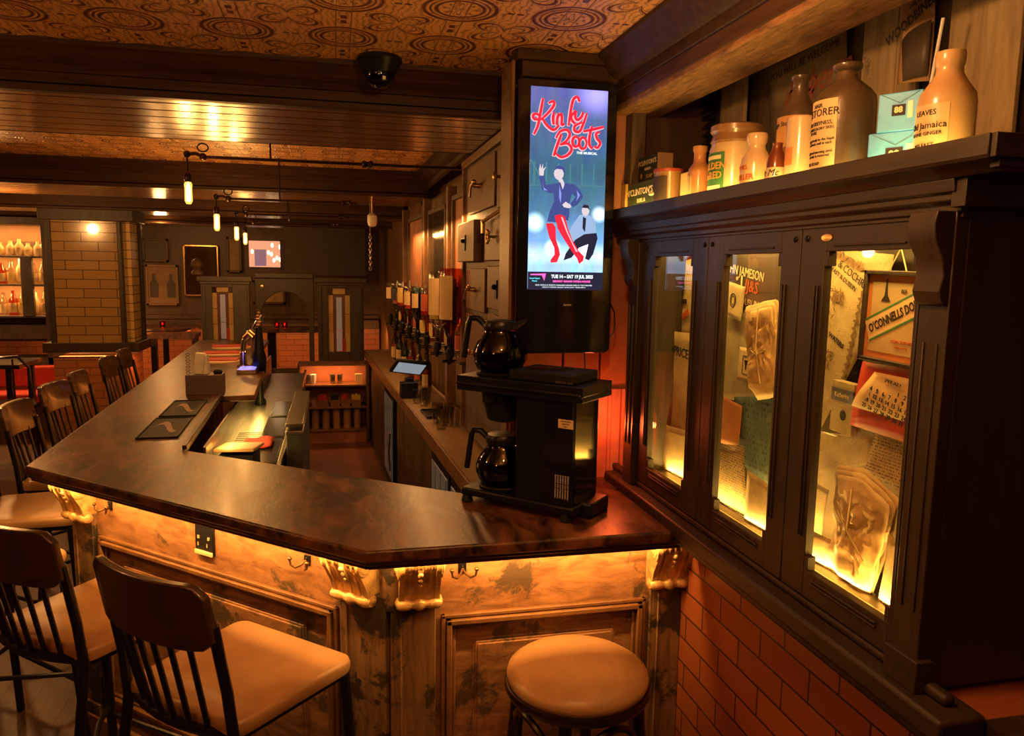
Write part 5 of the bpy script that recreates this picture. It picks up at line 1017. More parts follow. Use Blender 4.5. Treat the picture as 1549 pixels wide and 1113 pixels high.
# mirror-backed wall with posts and framed boards
for i, (s_, w_, lab) in enumerate([(1.04, .05, 'brown wooden post beside the drawer cabinet, nearest of the back bar posts'), (1.75, .06, 'brown wooden post behind the bottles, second from the drawer cabinet'), (2.7, .07, 'brown wooden post behind the bottles, third from the drawer cabinet'), (3.9, .07, 'farthest brown wooden post behind the bottles')]):
    b = MB(); b.bx(.24, .30, s_, s_+w_, .936, 2.35); o = b.done('wooden_post', m_frame, bevel=.004); o.matrix_world = TB; tag(o, lab, 'post', 'back bar posts')
for i, (s0_, s1, z0_, z1_, m_, lab) in enumerate([(1.1, 1.68, 1.72, 2.28, m_terra, 'reddish board on the back bar wall above the nearest bottles'), (1.9, 2.6, 1.65, 2.25, m_clear, 'framed mirror on the back bar wall between the posts'), (2.85, 3.7, 1.65, 2.25, m_terra, 'far framed reddish board on the back bar wall')]):
    t = thing('framed_board', lab, 'board'); t.matrix_world = TB
    b = MB(); w_ = .03; b.bx(.25, .28, s0_, s1, z0_, z0_+w_); b.bx(.25, .28, s0_, s1, z1_-w_, z1_); b.bx(.25, .28, s0_, s0_+w_, z0_, z1_); b.bx(.25, .28, s1-w_, s1, z0_, z1_); b.done('frame', m_wallw, t, bevel=.003)
    b = MB(); b.bx(.27, .275, s0_, s1, z0_, z1_); b.done('face', m_ if m_ is not m_clear else mat('old_mirror', (.30, .24, .16), .12, .9), t)
# drawer cabinet
dx = .69
t = thing('drawer_cabinet', 'old wooden drawer cabinet fitted with tap handles beside the display', 'cabinet', (dx, 3.5, 0))
ylo, yhi = AX(777, 300, dx).y, AX(702, 300, dx).y
b = MB(); b.bx(.012, .24, ylo-3.5, yhi-3.5, .95, 2.40); b.done('carcass', m_wallw, t, bevel=.003)
b = MB(); b.bx(-.006, .24, ylo-.03-3.5, ylo-3.5, .95, 2.40); b.bx(-.006, .24, yhi-3.5, yhi+.03-3.5, .95, 2.40); b.bx(-.012, .24, ylo-.03-3.5, yhi+.03-3.5, 2.36, 2.40); b.done('frame', m_frame, t, bevel=.003)
m_drw = wood('drawer_front_wood', (.11, .055, .024), (.21, .11, .05), .45, 4, (6, 6, 1.5), .15)
def drw(px, out, kind):
    x0, x1, y0, y1 = px; ya, yb_ = AX(x0, (y0+y1)/2, dx).y, AX(x1, (y0+y1)/2, dx).y; zt_ = AX((x0+x1)/2, y0, dx).z; zb_ = AX((x0+x1)/2, y1, dx).z
    b_ = MB(); b_.bx(-out, .012, yb_-3.5, ya-3.5, zb_, zt_); d = b_.done('drawer', m_drw, t, bevel=.004)
    cy, cz = (ya+yb_)/2-3.5, (zb_+zt_)/2; b_ = MB()
    if kind == 'knob': b_.lathe([(.008, 0), (.006, .02), (.018, .028), (.020, .036), (.012, .042), (.0001, .044)], Matrix.Translation((-out, cy, cz)) @ Matrix.Rotation(-PI/2, 4, 'Y'), 16)
    elif kind == 'tap': b_.lathe([(.012, 0), (.010, .04)], Matrix.Translation((-out, cy, cz)) @ Matrix.Rotation(-PI/2, 4, 'Y'), 12); b_.tube([(-out-.04, cy-.05, cz+.012), (-out-.045, cy, cz), (-out-.04, cy+.05, cz-.03), (-out-.04, cy+.06, cz-.05)], .006, 8); b_.sph((-out-.04, cy-.05, cz+.012), .012, 10)
    elif kind == 'wheel': b_.tube([(-out-.03, cy+.022*math.cos(k*PI/6), cz+.022*math.sin(k*PI/6)) for k in range(12)], .005, 6, True); b_.lathe([(.006, 0), (.005, .04)], Matrix.Translation((-out, cy, cz)) @ Matrix.Rotation(-PI/2, 4, 'Y'), 10); [b_.sph((-out-.03, cy+.026*math.cos(k*PI*2/5), cz+.026*math.sin(k*PI*2/5)), .008, 8) for k in range(5)]
    elif kind == 'plate': b_.bx(-out-.006, -out, cy-.022, cy+.022, cz-.045, cz+.035); b_.sph((-out-.012, cy, cz+.005), .012, 10)
    b_.done('handle', m_gold if kind != 'plate' else m_black, d)
for a in (((710, 749, 242, 318), .004, 'tap'), ((753, 771, 222, 312), .004, 'knob'), ((702, 727, 336, 396), .035, 'plate'), ((737, 769, 322, 394), .012, 'wheel'), ((706, 734, 406, 470), .004, 'tap'), ((738, 769, 402, 470), .004, 'plate'), ((706, 734, 478, 590), .004, 'tap'), ((738, 769, 478, 600), .004, 'knob')): drw(*a)
b = MB(); p0, p1 = AX(729, 336, dx-.04), AX(760, 316, dx-.04); b.tube([(p0.x-dx, p0.y-3.5, p0.z), (p1.x-dx, p1.y-3.5, p1.z)], .008, 8); b.tube([(p0.x-dx, p0.y-.02-3.5, p0.z), (p0.x-dx, p0.y-.02-3.5, p0.z-.05)], .008, 8); b.done('pipe_rail', m_gold, t)
# ---- inverted spirit bottles with measures, and bottles on the counter
def inv_bottle(s_, t_, z, m_g, m_l, lab, h=.30, r=.042, group='spirit bottles on the back bar measures'):
    o = thing('optic_bottle', lab, 'bottle', bbp(s_, t_, z), brz, group)
    b = MB(); b.lathe([(.013, 0), (.014, .05), (.016, .07), (r*.8, .105), (r, .13), (r, h), (r*.93, h+.01), (.0001, h+.012)], n=18); b.done('glass', m_g, o, smooth=50)
    b = MB(); b.lathe([(r*1.02, .15), (r*1.03, .15), (r*1.03, h-.03), (r*1.02, h-.03)], Matrix.Rotation(PI, 4, 'Z'), 12, -1.5, 1.5, False); b.done('label', m_l, o)
    b = MB(); b.lathe([(.004, -.10), (.010, -.09), (.012, -.07), (.022, -.06), (.022, -.02), (.014, -.01), (.015, .012)], n=16); b.bx(-.045, .045, -.004, .004, -.085, -.077); b.done('measure', m_blackpl, o)
    b = MB(); b.tube([(.06, 0, -.03), (.02, 0, -.03)], .006, 8); b.tube([(.06, 0, -.10), (.06, 0, h+.03)], .006, 8); b.done('bracket', m_steel, o)
    return o
m_lred = mat('red_spirit_label', (.50, .10, .05), .5); m_lyel = mat('yellow_label', (.60, .45, .14), .5); m_lblk = mat('black_label', (.02, .02, .025), .4)
words = [('large clear bottle of amber spirit with pale label', m_amberg, m_cream2, .42, .062), ('dark bottle', m_darkg, m_lblk, .40, .042), ('clear bottle with boxy white label', m_clear, m_cream2, .40, .055), ('clear bottle with yellow label', m_clear, m_lyel, .36, .048), ('amber bottle with red label', m_amberg, m_lred, .29, .040), ('clear bottle with red label', m_clear, m_lred, .28, .038), ('dark bottle with cream label', m_darkg, m_cream2, .28, .040), ('green bottle with yellow label', m_greeng, m_lyel, .28, .038), ('amber bottle with cream label', m_amberg, m_cream2, .28, .040), ('clear bottle with black label', m_clear, m_lblk, .28, .038), ('dark bottle with red label', m_darkg, m_lred, .28, .038), ('clear bottle with cream label', m_clear, m_cream2, .28, .04)]
ordn = ['nearest', 'second', 'third', 'fourth', 'fifth', 'sixth', 'seventh', 'eighth', 'ninth', 'tenth', 'eleventh', 'farthest']
words = words[:9]+[('slim green bottle with cream label', m_greeng, m_cream2, .28, .036), ('amber bottle with yellow label', m_amberg, m_lyel, .30, .04), ('dark bottle with yellow label', m_darkg, m_lyel, .28, .04)]+words[9:]
ordn = ordn[:11]+['twelfth', 'thirteenth', 'fourteenth', 'farthest']
for i, (wd, g_, l_, h_, r_) in enumerate(words):
    inv_bottle(1.06+i*.205+.05*(i % 2), .13 if i % 2 == 0 else .17, 1.40 if i % 2 == 0 else 1.36, g_, l_, 'upturned %s, %s from the drawer cabinet' % (wd, ordn[i]), h_, r_)
b = MB(); b.bx(.16, .235, .95, 4.2, 1.305, 1.325); o = b.done('optic_shelf', m_wallw, bevel=.003); o.matrix_world = TB; tag(o, 'dark shelf rail running behind the upturned spirit bottles', 'shelf')
def up_bottle(s_, t_, z, mg, ml, lab, h=.29, r=.037, group='bottles standing on the back bar', fn=None):
    loc = bbp(s_, t_, z) if fn is None else fn
    o = thing('spirit_bottle', lab, 'bottle', loc, brz, group)
    b = MB(); b.lathe([(.0001, 0), (r*.95, 0), (r, .008), (r, h*.58), (r*.8, h*.67), (r*.38, h*.76), (r*.34, h*.93), (r*.42, h*.94), (r*.42, h), (.0001, h)], n=16); b.done('glass', mg, o, smooth=50)
    b = MB(); b.lathe([(r*1.02, h*.14), (r*1.03, h*.14), (r*1.03, h*.5), (r*1.02, h*.5)], Matrix.Rotation(PI, 4, 'Z'), 12, -1.6, 1.6, False); b.done('label', ml, o)
    b = MB(); b.cyl((0, 0, h*.94), r*.46, h*.075, 12); b.done('cap', m_lblk, o); return o
cl = [(m_amberg, m_cream2, 'amber', 'cream'), (m_darkg, m_lyel, 'dark', 'yellow'), (m_clear, m_lred, 'clear', 'red'), (m_greeng, m_cream2, 'green', 'cream'), (m_amberg, m_lblk, 'amber', 'black')]
for i in range(12):
    g_, l_, a, c_ = cl[i % 5]
    up_bottle(2.3+i*.19, .20+.03*(i % 2), .936, g_, l_, '%s glass bottle with %s label on the back counter, %s in the standing row' % (a, c_, ordn[i]), .27+.02*(i % 3), .035)
for i in range(9):
    g_, l_, a, c_ = cl[(i+2) % 5]
    up_bottle(1.15+i*.33, .205, 1.326, g_, l_, '%s glass bottle with %s label on the optic shelf, %s along it' % (a, c_, ordn[i]), .25, .033, 'bottles standing on the optic shelf')
# glasses on the back counter, till, tray, coffee grinder-like pourer
def tumbler(loc, lab, grp, r=.033, h=.10):
    b = MB(); b.lathe([(.0001, .004), (r*.75, .004), (r*.93, h), (r, h), (r*.8, 0), (.0001, 0)], n=16)
    o = b.done('glass_tumbler', m_clear, smooth=50); o.location = loc; return tag(o, lab, 'glass', grp)
for k, (s_, t_) in enumerate([(1.02, .07), (1.10, .10), (1.08, .16), (1.18, .15), (1.19, .08)]):
    tumbler(bbp(s_, t_, .936), ['nearest upturned glass in the front cluster on the back counter', 'glass in the middle of the front cluster on the back counter', 'glass nearest the wall in the front cluster on the back counter', 'rear glass by the wall in the front cluster on the back counter', 'rear glass by the edge in the front cluster on the back counter'][k], 'glasses on the back counter', .034, .12)
for k, (s_, t_) in enumerate([(1.75, .09), (1.84, .12), (1.86, .06), (1.94, .14)]):
    tumbler(bbp(s_, t_, .936), ['nearest glass in the rear cluster by the till', 'glass toward the wall in the rear cluster by the till', 'glass at the counter edge in the rear cluster by the till', 'farthest glass in the rear cluster by the till'][k], 'glasses on the back counter', .032, .10)
t = thing('serving_tray', 'dark rectangular tray with small items on the back counter', 'tray', bbp(1.45, .10, .936), brz); b = MB(); b.bx(-.06, .06, -.13, .13, 0, .006); b.bx(-.06, -.054, -.13, .13, 0, .016); b.bx(.054, .06, -.13, .13, 0, .016); b.bx(-.06, .06, -.13, -.124, 0, .016); b.bx(-.06, .06, .124, .13, 0, .016); b.done('tray', m_blackpl, t, bevel=.002)
p = bbp(2.16, .05, .936); t = thing('till', 'black touchscreen till on a stand on the back counter', 'till', p, brz)
b = MB(); b.bx(-.06, .06, -.08, .08, 0, .02); b.bx(-.03, .03, -.03, .03, .02, .13); b.bx(-.07, .05, -.10, -.02, .0, .11); b.done('stand', m_blackpl, t, bevel=.006)
b = MB(); RR = Matrix.Translation((0, -.02, .21)) @ Matrix.Rotation(.9, 4, 'X') @ Matrix.Rotation(.25, 4, 'Y'); b.bx(-.12, .12, -.012, .012, -.08, .08, RR); b.done('screen_body', m_blackpl, t, bevel=.005)
b = MB(); b.bx(-.10, .10, -.0135, -.012, -.062, .062, RR); b.done('screen', emis('till_screen', (.30, .34, .38), .35), t)
b = MB(); 
t = thing('lighting_switch_lamp', 'small white domed light fitting under the beam near the back bar', 'lamp', AY(563, 332, 6.3)); b = MB(); b.lathe([(.0001, -.06), (.030, -.05), (.038, -.02), (.038, .03), (.02, .05), (.0001, .055)], n=16); b.done('globe', m_white, t); b = MB(); b.tube([(0, 0, .05), (0, 0, 2.37-t.location.z)], .008, 8); b.done('stem', m_gold, t)
t = thing('hanging_chain', 'cluster of pale chain links hanging at the far end of the back bar', 'chain', AY(560, 372, 6.6))
b = MB()
for k in range(12):
    a = k*PI/2; b.tube([((.008 if k % 2 else 0)*0+.010*math.cos(j*PI/4)*(1 if k % 2 else .2), .010*math.cos(j*PI/4)*(.2 if k % 2 else 1), .10-.026*k+.018*math.sin(j*PI/4)) for j in range(8)], .0035, 5, True)
b.tube([(0, 0, .12), (0, 0, 2.37-t.location.z)], .004, 6); b.done('links', m_steel, t)
# ================================================================== UNDER-BAR STATION
def on(px, py, z): return AZ(px, py, z)
t = thing('drainer_station', 'stainless steel under-bar sink and drainer station along the inner side', 'sink station', (-.40, 5.2, 0))
b = MB(); b.bx(-.20, .13, -1.55, 2.2, .80, .83); b.bx(.11, .13, -1.55, 2.2, .83, .86); b.bx(-.20, -.185, -1.55, 2.2, .83, 1.0); b.done('drainer_top', m_steel, t, bevel=.003)
b = MB(); b.bx(-.18, .12, -1.5, 2.1, .0, .80); b.done('cabinet', m_grey, t)
b = MB()
for k in range(22): b.bx(-.17, .0, -1.52+k*.05, -1.505+k*.05, .831, .836)
b.done('drainer_ribs', m_steel, t)
b = MB()
for k in range(3): b.bx(-.03, .10, -1.3+k*.62, -.75+k*.62, .83, .855); 
b.done('well_lid', mat('smoked_lid', (.12, .11, .10), .15, .6), t, bevel=.004)
t = thing('chopping_board', 'pale wooden chopping board resting on the drainer by the near corner', 'chopping board', (*on(352, 665, .90)[:2], .90), -.1); t.location = (AY(362, 665, 3.92).x, 3.92, .935)
b = MB(); b.bx(-.095, .095, -.13, .13, -.01, .006, Matrix.Rotation(-.10, 4, 'X')); b.done('board', wood('pale_board', (.42, .22, .09), (.60, .36, .16), .45, 5, (1, 10, 10)), t, bevel=.004); b = MB(); b.bx(-.08, .08, -.09, .09, -.10, -.022); b.done('caddy', m_mattbl, t)
t = thing('red_cloth', 'folded red cloth lying on the steel lid behind the chopping board', 'cloth', (AY(392, 648, 4.3).x, 4.3, .862)); b = MB(); b.grid(lambda u, v: (-.08+.15*u, -.12+.24*v, .006*math.sin(u*7+v*3)+.008), 10, 10); b.done('cloth', m_redc, t, smooth=60, solid=.006)
b = MB(); gx = AY(446, 620, 4.35); t = thing('glasswasher', 'tall grey glasswasher unit standing at the end of the steel station', 'glasswasher', (-.16, 5.0, 0))
b = MB(); b.bx(-.03, .05, -.95, .1, .02, .96); b.done('body', m_grey, t, bevel=.004); b = MB(); b.bx(-.035, .055, -.96, .12, .96, .98); b.bx(-.035, .055, -.96, .12, 1.0, 1.02); b.done('top', m_steel, t, bevel=.003)
t.location.x = -.225
b = MB(); b.bx(-.036, -.031, -.9, .08, .55, .88); b.done('side_pipes', m_steel, t)
q = AZ(300, 560, 1.08)
t = thing('napkin_box', 'grey-brown box holding white paper napkins and a spiral pad on the counter', 'napkin box', (-.745, 4.72, 1.08), -.04)
b = MB(); b.bx(-.10, .10, -.06, .06, 0, .115); b.done('box', mat('mauve_box', (.12, .085, .085), .5), t, bevel=.003)
b = MB(); b.bx(-.07, -.02, -.03, .02, .115, .235, Matrix.Rotation(.1, 4, 'Y')); b.bx(-.02, .03, -.02, .04, .115, .225, Matrix.Rotation(-.08, 4, 'Y')); b.done('napkins', m_white, t, bevel=.001)
b = MB()
for k in range(7): b.tube([(-.088+.012*math.cos(j*PI/4), -.03, .125+k*.018+.006*math.sin(j*PI/4)) for j in range(8)], .0016, 5, True)
b.done('spiral', m_black, t); b = MB(); b.sph((.07, 0, .125), .022, 12, (1.2, 1, .8)); b.done('dark_bundle', m_mattbl, t)
for i, (px, lab) in enumerate([((268, 640), 'black rubber bar mat with swirl design, nearer of the two on the counter'), ((296, 612), 'black rubber bar mat with swirl design, farther one toward the napkin box')]):
    p = (-.765, 3.72, 1.08) if i == 0 else (-.775, 4.22, 1.08)
    t = thing('bar_mat', lab, 'bar mat', p, .03, 'bar mats by the inner edge'); b = MB(); b.bx(-.085, .085, -.23, .23, 0, .004); b.bx(-.085, -.078, -.23, .23, .004, .008); b.bx(.078, .085, -.23, .23, .004, .008); b.bx(-.085, .085, -.23, -.223, .004, .008); b.bx(-.085, .085, .223, .23, .004, .008); b.done('mat', m_mattbl, t, bevel=.001)
    b = MB(); v = []
    for k in range(21):
        u = k/20; x = -.06+.12*u; y = .10*math.sin(u*5.2); ww = .035*math.sin(PI*u)**.7+.004; v += [(x-.004, y-ww, .0046), (x+.004, y+ww, .0046)]
    b.raw(v, [(2*k, 2*k+1, 2*k+3, 2*k+2) for k in range(20)]); b.done('swirl_design', mat('mat_brown_print', (.22, .10, .04), .5), t, smooth=0, solid=.0004)
for i, (x, y, r_, lab) in enumerate([(-.90, 6.25, .20, 'red menu card lying on the counter, nearest of the fanned menus'), (-.92, 6.75, .18, 'red and white menu card on the counter, middle of the fanned menus'), (-.92, 7.3, .15, 'red menu card on the counter, farthest of the fanned menus')]):
    t = thing('menu_card', lab, 'menu', (x, y, 1.081+.0*i), .1*i, 'menus by the beer taps'); b = MB(); b.lathe([(.0001, .0), (.17, 0), (.17, .010), (.0001, .010)], Matrix.Diagonal((1, .8, 1, 1)), 24); b.done('card', m_cream2, t); b = MB(); b.bx(-.16, .15, -.02, .16, .010, .018); b.done('red_cover', m_red, t, bevel=.002)
# beer tap fonts
m_brass = m_gold
t = thing('beer_tap_font', 'leaning chrome and brass beer tap font rising from the bar by the menus', 'beer tap', (-.66, 5.85, 1.08))
b = MB(); b.lathe([(.05, 0), (.05, .015), (.028, .03), (.022, .10), (.026, .12), (.020, .13)], n=20); b.tube([(0, 0, .12), (.01, 0, .20), (.05, 0, .27)], .020, 12); b.done('column', m_chrome, t)
b = MB(); b.tube([(.02, 0, .22), (.06, -.03, .26), (.10, -.10, .23)], .026, 12); b.tube([(.10, -.10, .23), (.10, -.12, .10)], .009, 10); b.tube([(.07, -.05, .24), (.07, -.07, .08)], .009, 10); b.done('spout', m_gold, t)
b = MB(); b.lathe([(.010, 0), (.014, .02), (.026, .14), (.024, .155), (.0001, .16)], Matrix.Translation((.06, 0, .26)) @ Matrix.Rotation(.55, 4, 'Y'), 16); b.done('handle', m_chrome, t)
t = thing('dark_tap_handle', 'tall dark ornate beer tap beside the chrome tap font', 'beer tap', (-.535, 5.72, .83))
b = MB(); b.lathe([(.04, 0), (.04, .03), (.022, .06), (.020, .20), (.045, .24), (.05, .34), (.035, .40), (.028, .50), (.022, .56)], n=18); b.done('column', m_black, t)
b = MB(); b.tube([(0, 0, .30), (-.01, -.10, .26), (-.02, -.12, .05)], .014, 10, r2=.006); b.done('spout', m_black, t)
b = MB()
for k in range(5): b.sph((.006*math.sin(k*2), 0, .575+.022*k), .016-.001*k, 10)
b.done('knob', m_gold, t)
t = thing('blue_lit_drip_tray', 'blue-lit steel drip tray under the beer taps', 'drip tray', (-.60, 5.62, 1.081)); b = MB(); b.bx(-.07, .06, -.10, .10, 0, .03); b.done('tray', m_steel, t, bevel=.003); b = MB(); b.bx(-.06, .05, -.09, .09, .030, .032); b.done('lit_grille', m_blueled, t)
# ================================================================== FAR PARTITION AND SHELVES
PY_ = 8.35
def fy(px, py, y=PY_): return AY(px, py, y)
m_navy = wood('grey_painted_wood', (.045, .038, .032), (.095, .080, .066), .45, 3, (6, 6, 1), .1)
m_gcl = mat('stained_glass_grey', (.32, .33, .36), .25, 0, .1, emit=(.5, .45, .42), es=.04); m_gam = mat('stained_glass_amber', (.44, .30, .13), .3, 0, .2); m_gred = mat('stained_glass_red', (.34, .05, .03), .25); m_gpur = mat('stained_glass_plum', (.12, .045, .045), .3)
def glass_door(name, lab, xa, xb, yt, yb_, gx0, gx1, gt, gb, m_):
    A_, B_ = fy(xa, yt), fy(xb, yb_); cx = (A_.x+B_.x)/2; w2 = (B_.x-A_.x)/2; h = A_.z-B_.z
    t = thing(name, lab, 'stained glass screen', (cx, PY_, B_.z)); g0, g1 = fy(gx0, gt), fy(gx1, gb); l, r_, tp, bt_ = g0.x-cx, g1.x-cx, g0.z-B_.z, g1.z-B_.z
    b = MB(); b.bx(-w2, l, 0, .05, 0, h); b.bx(r_, w2, 0, .05, 0, h); b.bx(l, r_, 0, .05, tp, h); b.bx(l, r_, 0, .05, 0, bt_); b.bx(-w2-.03, w2+.03, -.03, .07, h, h+.05); b.bx(-w2-.01, w2+.01, -.015, .06, h-.03, h)
    b.bx(-w2+.02, -w2+.04, -.012, 0, .05, h-.05); b.bx(w2-.04, w2-.02, -.012, 0, .05, h-.05); b.done('frame', m_, t, bevel=.004)
    W2 = r_-l; H2 = tp-bt_; b = MB(); cw = W2*.22
    for k in range(3): b.mi = k % 2; b.bx(l, l+cw, .018, .026, bt_+H2*(k*.3), bt_+H2*(k*.3+.29)); b.bx(r_-cw, r_, .018, .026, bt_+H2*(k*.3), bt_+H2*(k*.3+.29))
    b.mi = 0; b.bx(l+cw, r_-cw, .018, .026, tp-H2*.09, tp); b.done('amber_panes', [m_gam, mat('stained_glass_ochre', (.40, .24, .09), .3)], t)
    b = MB(); b.bx(l+cw*1.7, r_-cw*1.7, .018, .026, bt_+H2*.34, tp-H2*.14); b.bx(l+cw*1.7, r_-cw*1.7, .018, .026, bt_+.01, bt_+H2*.33); b.done('grey_pane', m_gcl, t)
    b = MB(); b.bx(l+cw*1.05, l+cw*1.65, .018, .026, bt_, tp-H2*.10); b.bx(r_-cw*1.65, r_-cw*1.05, .018, .026, bt_+H2*.2, tp-H2*.10); b.bx(l+cw*1.7, r_-cw*1.7, .018, .026, tp-H2*.135, tp-H2*.10); b.done('plum_panes', m_gpur, t)
    b = MB(); b.bx(r_-cw*1.7, r_-cw*.9, .016, .027, bt_, bt_+H2*.22); b.done('red_pane', m_gred, t); return t
glass_door('stained_glass_screen', 'grey painted screen with a stained glass panel left of the arch', 303, 380, 425, 560, 320, 354, 434, 514, m_navy)
glass_door('stained_glass_screen', 'dark screen with a stained glass panel right of the arch by the back bar', 480, 551, 427, 547, 496, 530, 436, 532, m_cab)
A_, B_ = fy(380, 420), fy(481, 548); t = thing('arched_screen', 'dark wooden screen with an arched opening between the stained glass panels', 'screen', ((A_.x+B_.x)/2, PY_, B_.z)); w2 = (B_.x-A_.x)/2-.035; h = A_.z-B_.z
b = MB(); pts = [(-w2, 0), (-w2+.05, 0), (-w2+.05, h*.55)]+[((-w2+.05)+(w2-.05+w2-.05)*.5*(1-math.cos(k*PI/16)), h*.55+.26*math.sin(k*PI/16)) for k in range(1, 16)]+[(w2-.05, h*.55), (w2-.05, 0), (w2, 0), (w2, h), (-w2, h)]
b.prism(pts, -.05, 0, Matrix.Rotation(PI/2, 4, 'X')); b.bx(-w2, w2, -.03, .06, h, h+.05); b.done('arch', m_cab, t, bevel=.004)
b = MB(); b.lathe([(.0001, 0), (.02, 0), (.016, .012), (.0001, .014)], Matrix.Translation((-w2+.07, 0, h*.9)) @ Matrix.Rotation(PI/2, 4, 'X'), 14); b.done('roundel', m_gold, t)
b = MB(); b.lathe([(.06, 0), (.06, .02), (.035, .05), (.06, .09), (.05, .13), (.02, .16), (.0001, .165)], n=16); o = b.done('turned_finial', m_wallw); o.location = (fy(298, 418).x, PY_+.02, fy(298, 418).z+.02); tag(o, 'dark turned finial standing on the top left of the stained glass screen', 'finial')
# low cabinet wall below the partition and open shelf unit
L0, R0 = fy(303, 560), fy(552, 548)
b = MB(); xs0, xs1 = fy(455, 550, 8.3).x, fy(552, 550, 8.3).x
b.bx(L0.x, xs0-.02, PY_+.06, PY_+.10, 0, L0.z); tag(b.done('panelled_half_wall', m_wallw), 'dark half-height panelling beneath the arched screen', 'panelling')
t = thing('open_shelf_unit', 'open shelf unit with lit back at the far end behind the bar', 'shelf unit', ((xs0+xs1)/2, 8.0, 0)); w2 = (xs1-xs0)/2
zsh = [AY(500, y, 8.1).z for y in (549, 580, 613, 647)]
b = MB(); b.bx(-w2-.02, -w2, 0, .3, 0, zsh[0]); b.bx(w2, w2+.02, 0, .3, 0, zsh[0]); b.done('side', m_wallw, t); b = MB(); b.bx(-w2, w2, .28, .3, .05, zsh[0]); b.done('back', m_terra, t)
for k, z in enumerate(zsh): b = MB(); b.bx(-w2, w2, 0, .3, z-.018, z); b.done('shelf', m_frame, t, bevel=.002)
b = MB(); b.bx(-w2, w2, .02, .06, 0, zsh[3]-.02); b.done('plinth', m_terra, t)
area('shelf_unit_led', ((xs0+xs1)/2, 8.08, zsh[0]-.03), 1.4, w2*1.6, .02, (0, .3, -1), (1, .35, .1)); area('shelf_unit_led', ((xs0+xs1)/2, 8.03, zsh[3]-.03), .5, w2*1.6, .02, (0, 0, -1), (1, .35, .1))
sc_ = (xs0+xs1)/2
cupn = ['second from the left', 'in the middle', 'fourth from the left', 'next to the price card']
for k, px in enumerate((466, 474, 503, 514)):
    x = AY(px, 570, 8.1).x; b = MB(); b.lathe([(.0001, 0), (.022, 0), (.030, .09), (.028, .10), (.0001, .10)], n=12); o = b.done('steel_cup', [m_steel, m_white, m_steel, m_steel][k], smooth=50); o.location = (x, 8.1, zsh[1]); tag(o, ['steel cup of straws at the left of the top shelf of far unit', 'white cup of straws beside the steel cup on the far unit', 'pale cup in the middle of the top shelf of far unit', 'grey cup right of the middle on the top shelf of far unit'][k], 'cup', 'cups on the far shelf unit')
b = MB(); b.bx(-.04, .04, 0, .03, 0, .10); o = b.done('small_carton', m_cream2, bevel=.002); o.location = (AY(543, 570, 8.1).x, 8.08, zsh[1]); tag(o, 'small white carton at the right end of the top shelf of far unit', 'carton')
for k, px in enumerate((487, 507, 523, 539)):
    x = AY(px, 600, 8.05).x; t = thing('snack_basket', ['basket of red packets, leftmost on the middle shelf of the far unit', 'basket of dark packets, second from left on the far unit', 'basket of red and white packets, third on the far unit', 'basket heaped with pale packets, rightmost on the far unit'][k], 'basket', (x, 8.07, zsh[2]), 0, 'baskets on the far shelf unit')
    b = MB(); b.raw([(-.04, -.04, 0), (.04, -.04, 0), (.04, .04, 0), (-.04, .04, 0), (-.06, -.06, .07), (.06, -.06, .07), (.06, .06, .07), (-.06, .06, .07)], [(0, 1, 2, 3), (0, 1, 5, 4), (1, 2, 6, 5), (2, 3, 7, 6), (3, 0, 4, 7)]); b.done('basket', mat('basket_card', (.26, .13, .06), .6), t, smooth=0, solid=.003)
    b = MB()
    for j in range(6): b.box((random.uniform(-.035, .035), random.uniform(-.03, .03), .07+.012*(j % 3)), (.035, .02, .06), random.random()*3)
    b.done('packets', [m_red, m_lblk, m_redc, m_yelp][k], t)
for k in range(6):
    x = AY(461+k*16, 640, 8.05).x; b = MB(); b.cyl((0, 0, 0), .037, .30, 16); o = b.done('canister', mat('tan_canister', (.33, .19, .09), .4) if k == 0 else bpy.data.materials['tan_canister'], bevel=.003); o.location = (x, 8.08, zsh[3]); tag(o, 'tan cylindrical canister in the bottom row of the far unit, %s from the left' % ordn[k].replace('nearest', 'first'), 'canister', 'canisters on the far unit')
# far wall pictures, mirror, screen
FY = 10.93
def picture(name, lab, cat, px, m_in, m_fr=None, w_=.03, extra=None):
    A_, B_ = AY(px[0], px[2], FY), AY(px[1], px[3], FY); cx, cz = (A_.x+B_.x)/2, (A_.z+B_.z)/2; w2, h2 = (B_.x-A_.x)/2, (A_.z-B_.z)/2
    t = thing(name, lab, cat, (cx, FY, cz)); b = MB(); b.bx(-w2, w2, 0, .03, h2-w_, h2); b.bx(-w2, w2, 0, .03, -h2, -h2+w_); b.bx(-w2, -w2+w_, 0, .03, -h2, h2); b.bx(w2-w_, w2, 0, .03, -h2, h2); b.done('frame', m_fr or m_wallw, t, bevel=.003)
    b = MB(); b.bx(-w2+w_*.5, w2-w_*.5, .015, .03, -h2+w_*.5, h2-w_*.5); b.done('picture', m_in, t); return t, w2, h2
m_buff = mat('buff_print', (.26, .16, .07), .6, 0, .2)
t, w2, h2 = picture('framed_picture', 'framed print of two bottles on the far wall right of the tiled column', 'picture', (219, 271, 400, 462), m_buff, mat('oak_frame', (.22, .12, .05), .4))
for s_ in (-.10, .11): b = MB(); b.lathe([(.0001, -.16), (.05, -.16), (.055, .02), (.02, .08), (.018, .15), (.0001, .15)], Matrix.Translation((s_, .012, 0)) @ Matrix.Diagonal((1, .06, 1, 1)), 12); b.done('drawn_bottle', m_brownp, t)
picture('wall_mirror', 'gilt-edged mirror on the far wall between the bottle print and the bulbs', 'mirror', (276, 332, 370, 448), mat('dim_mirror', (.10, .07, .035), .06, .85), m_gold, .02)
picture('framed_picture', 'narrow dark framed picture on the far wall just under the far bulbs', 'picture', (342, 366, 358, 412), m_buff)
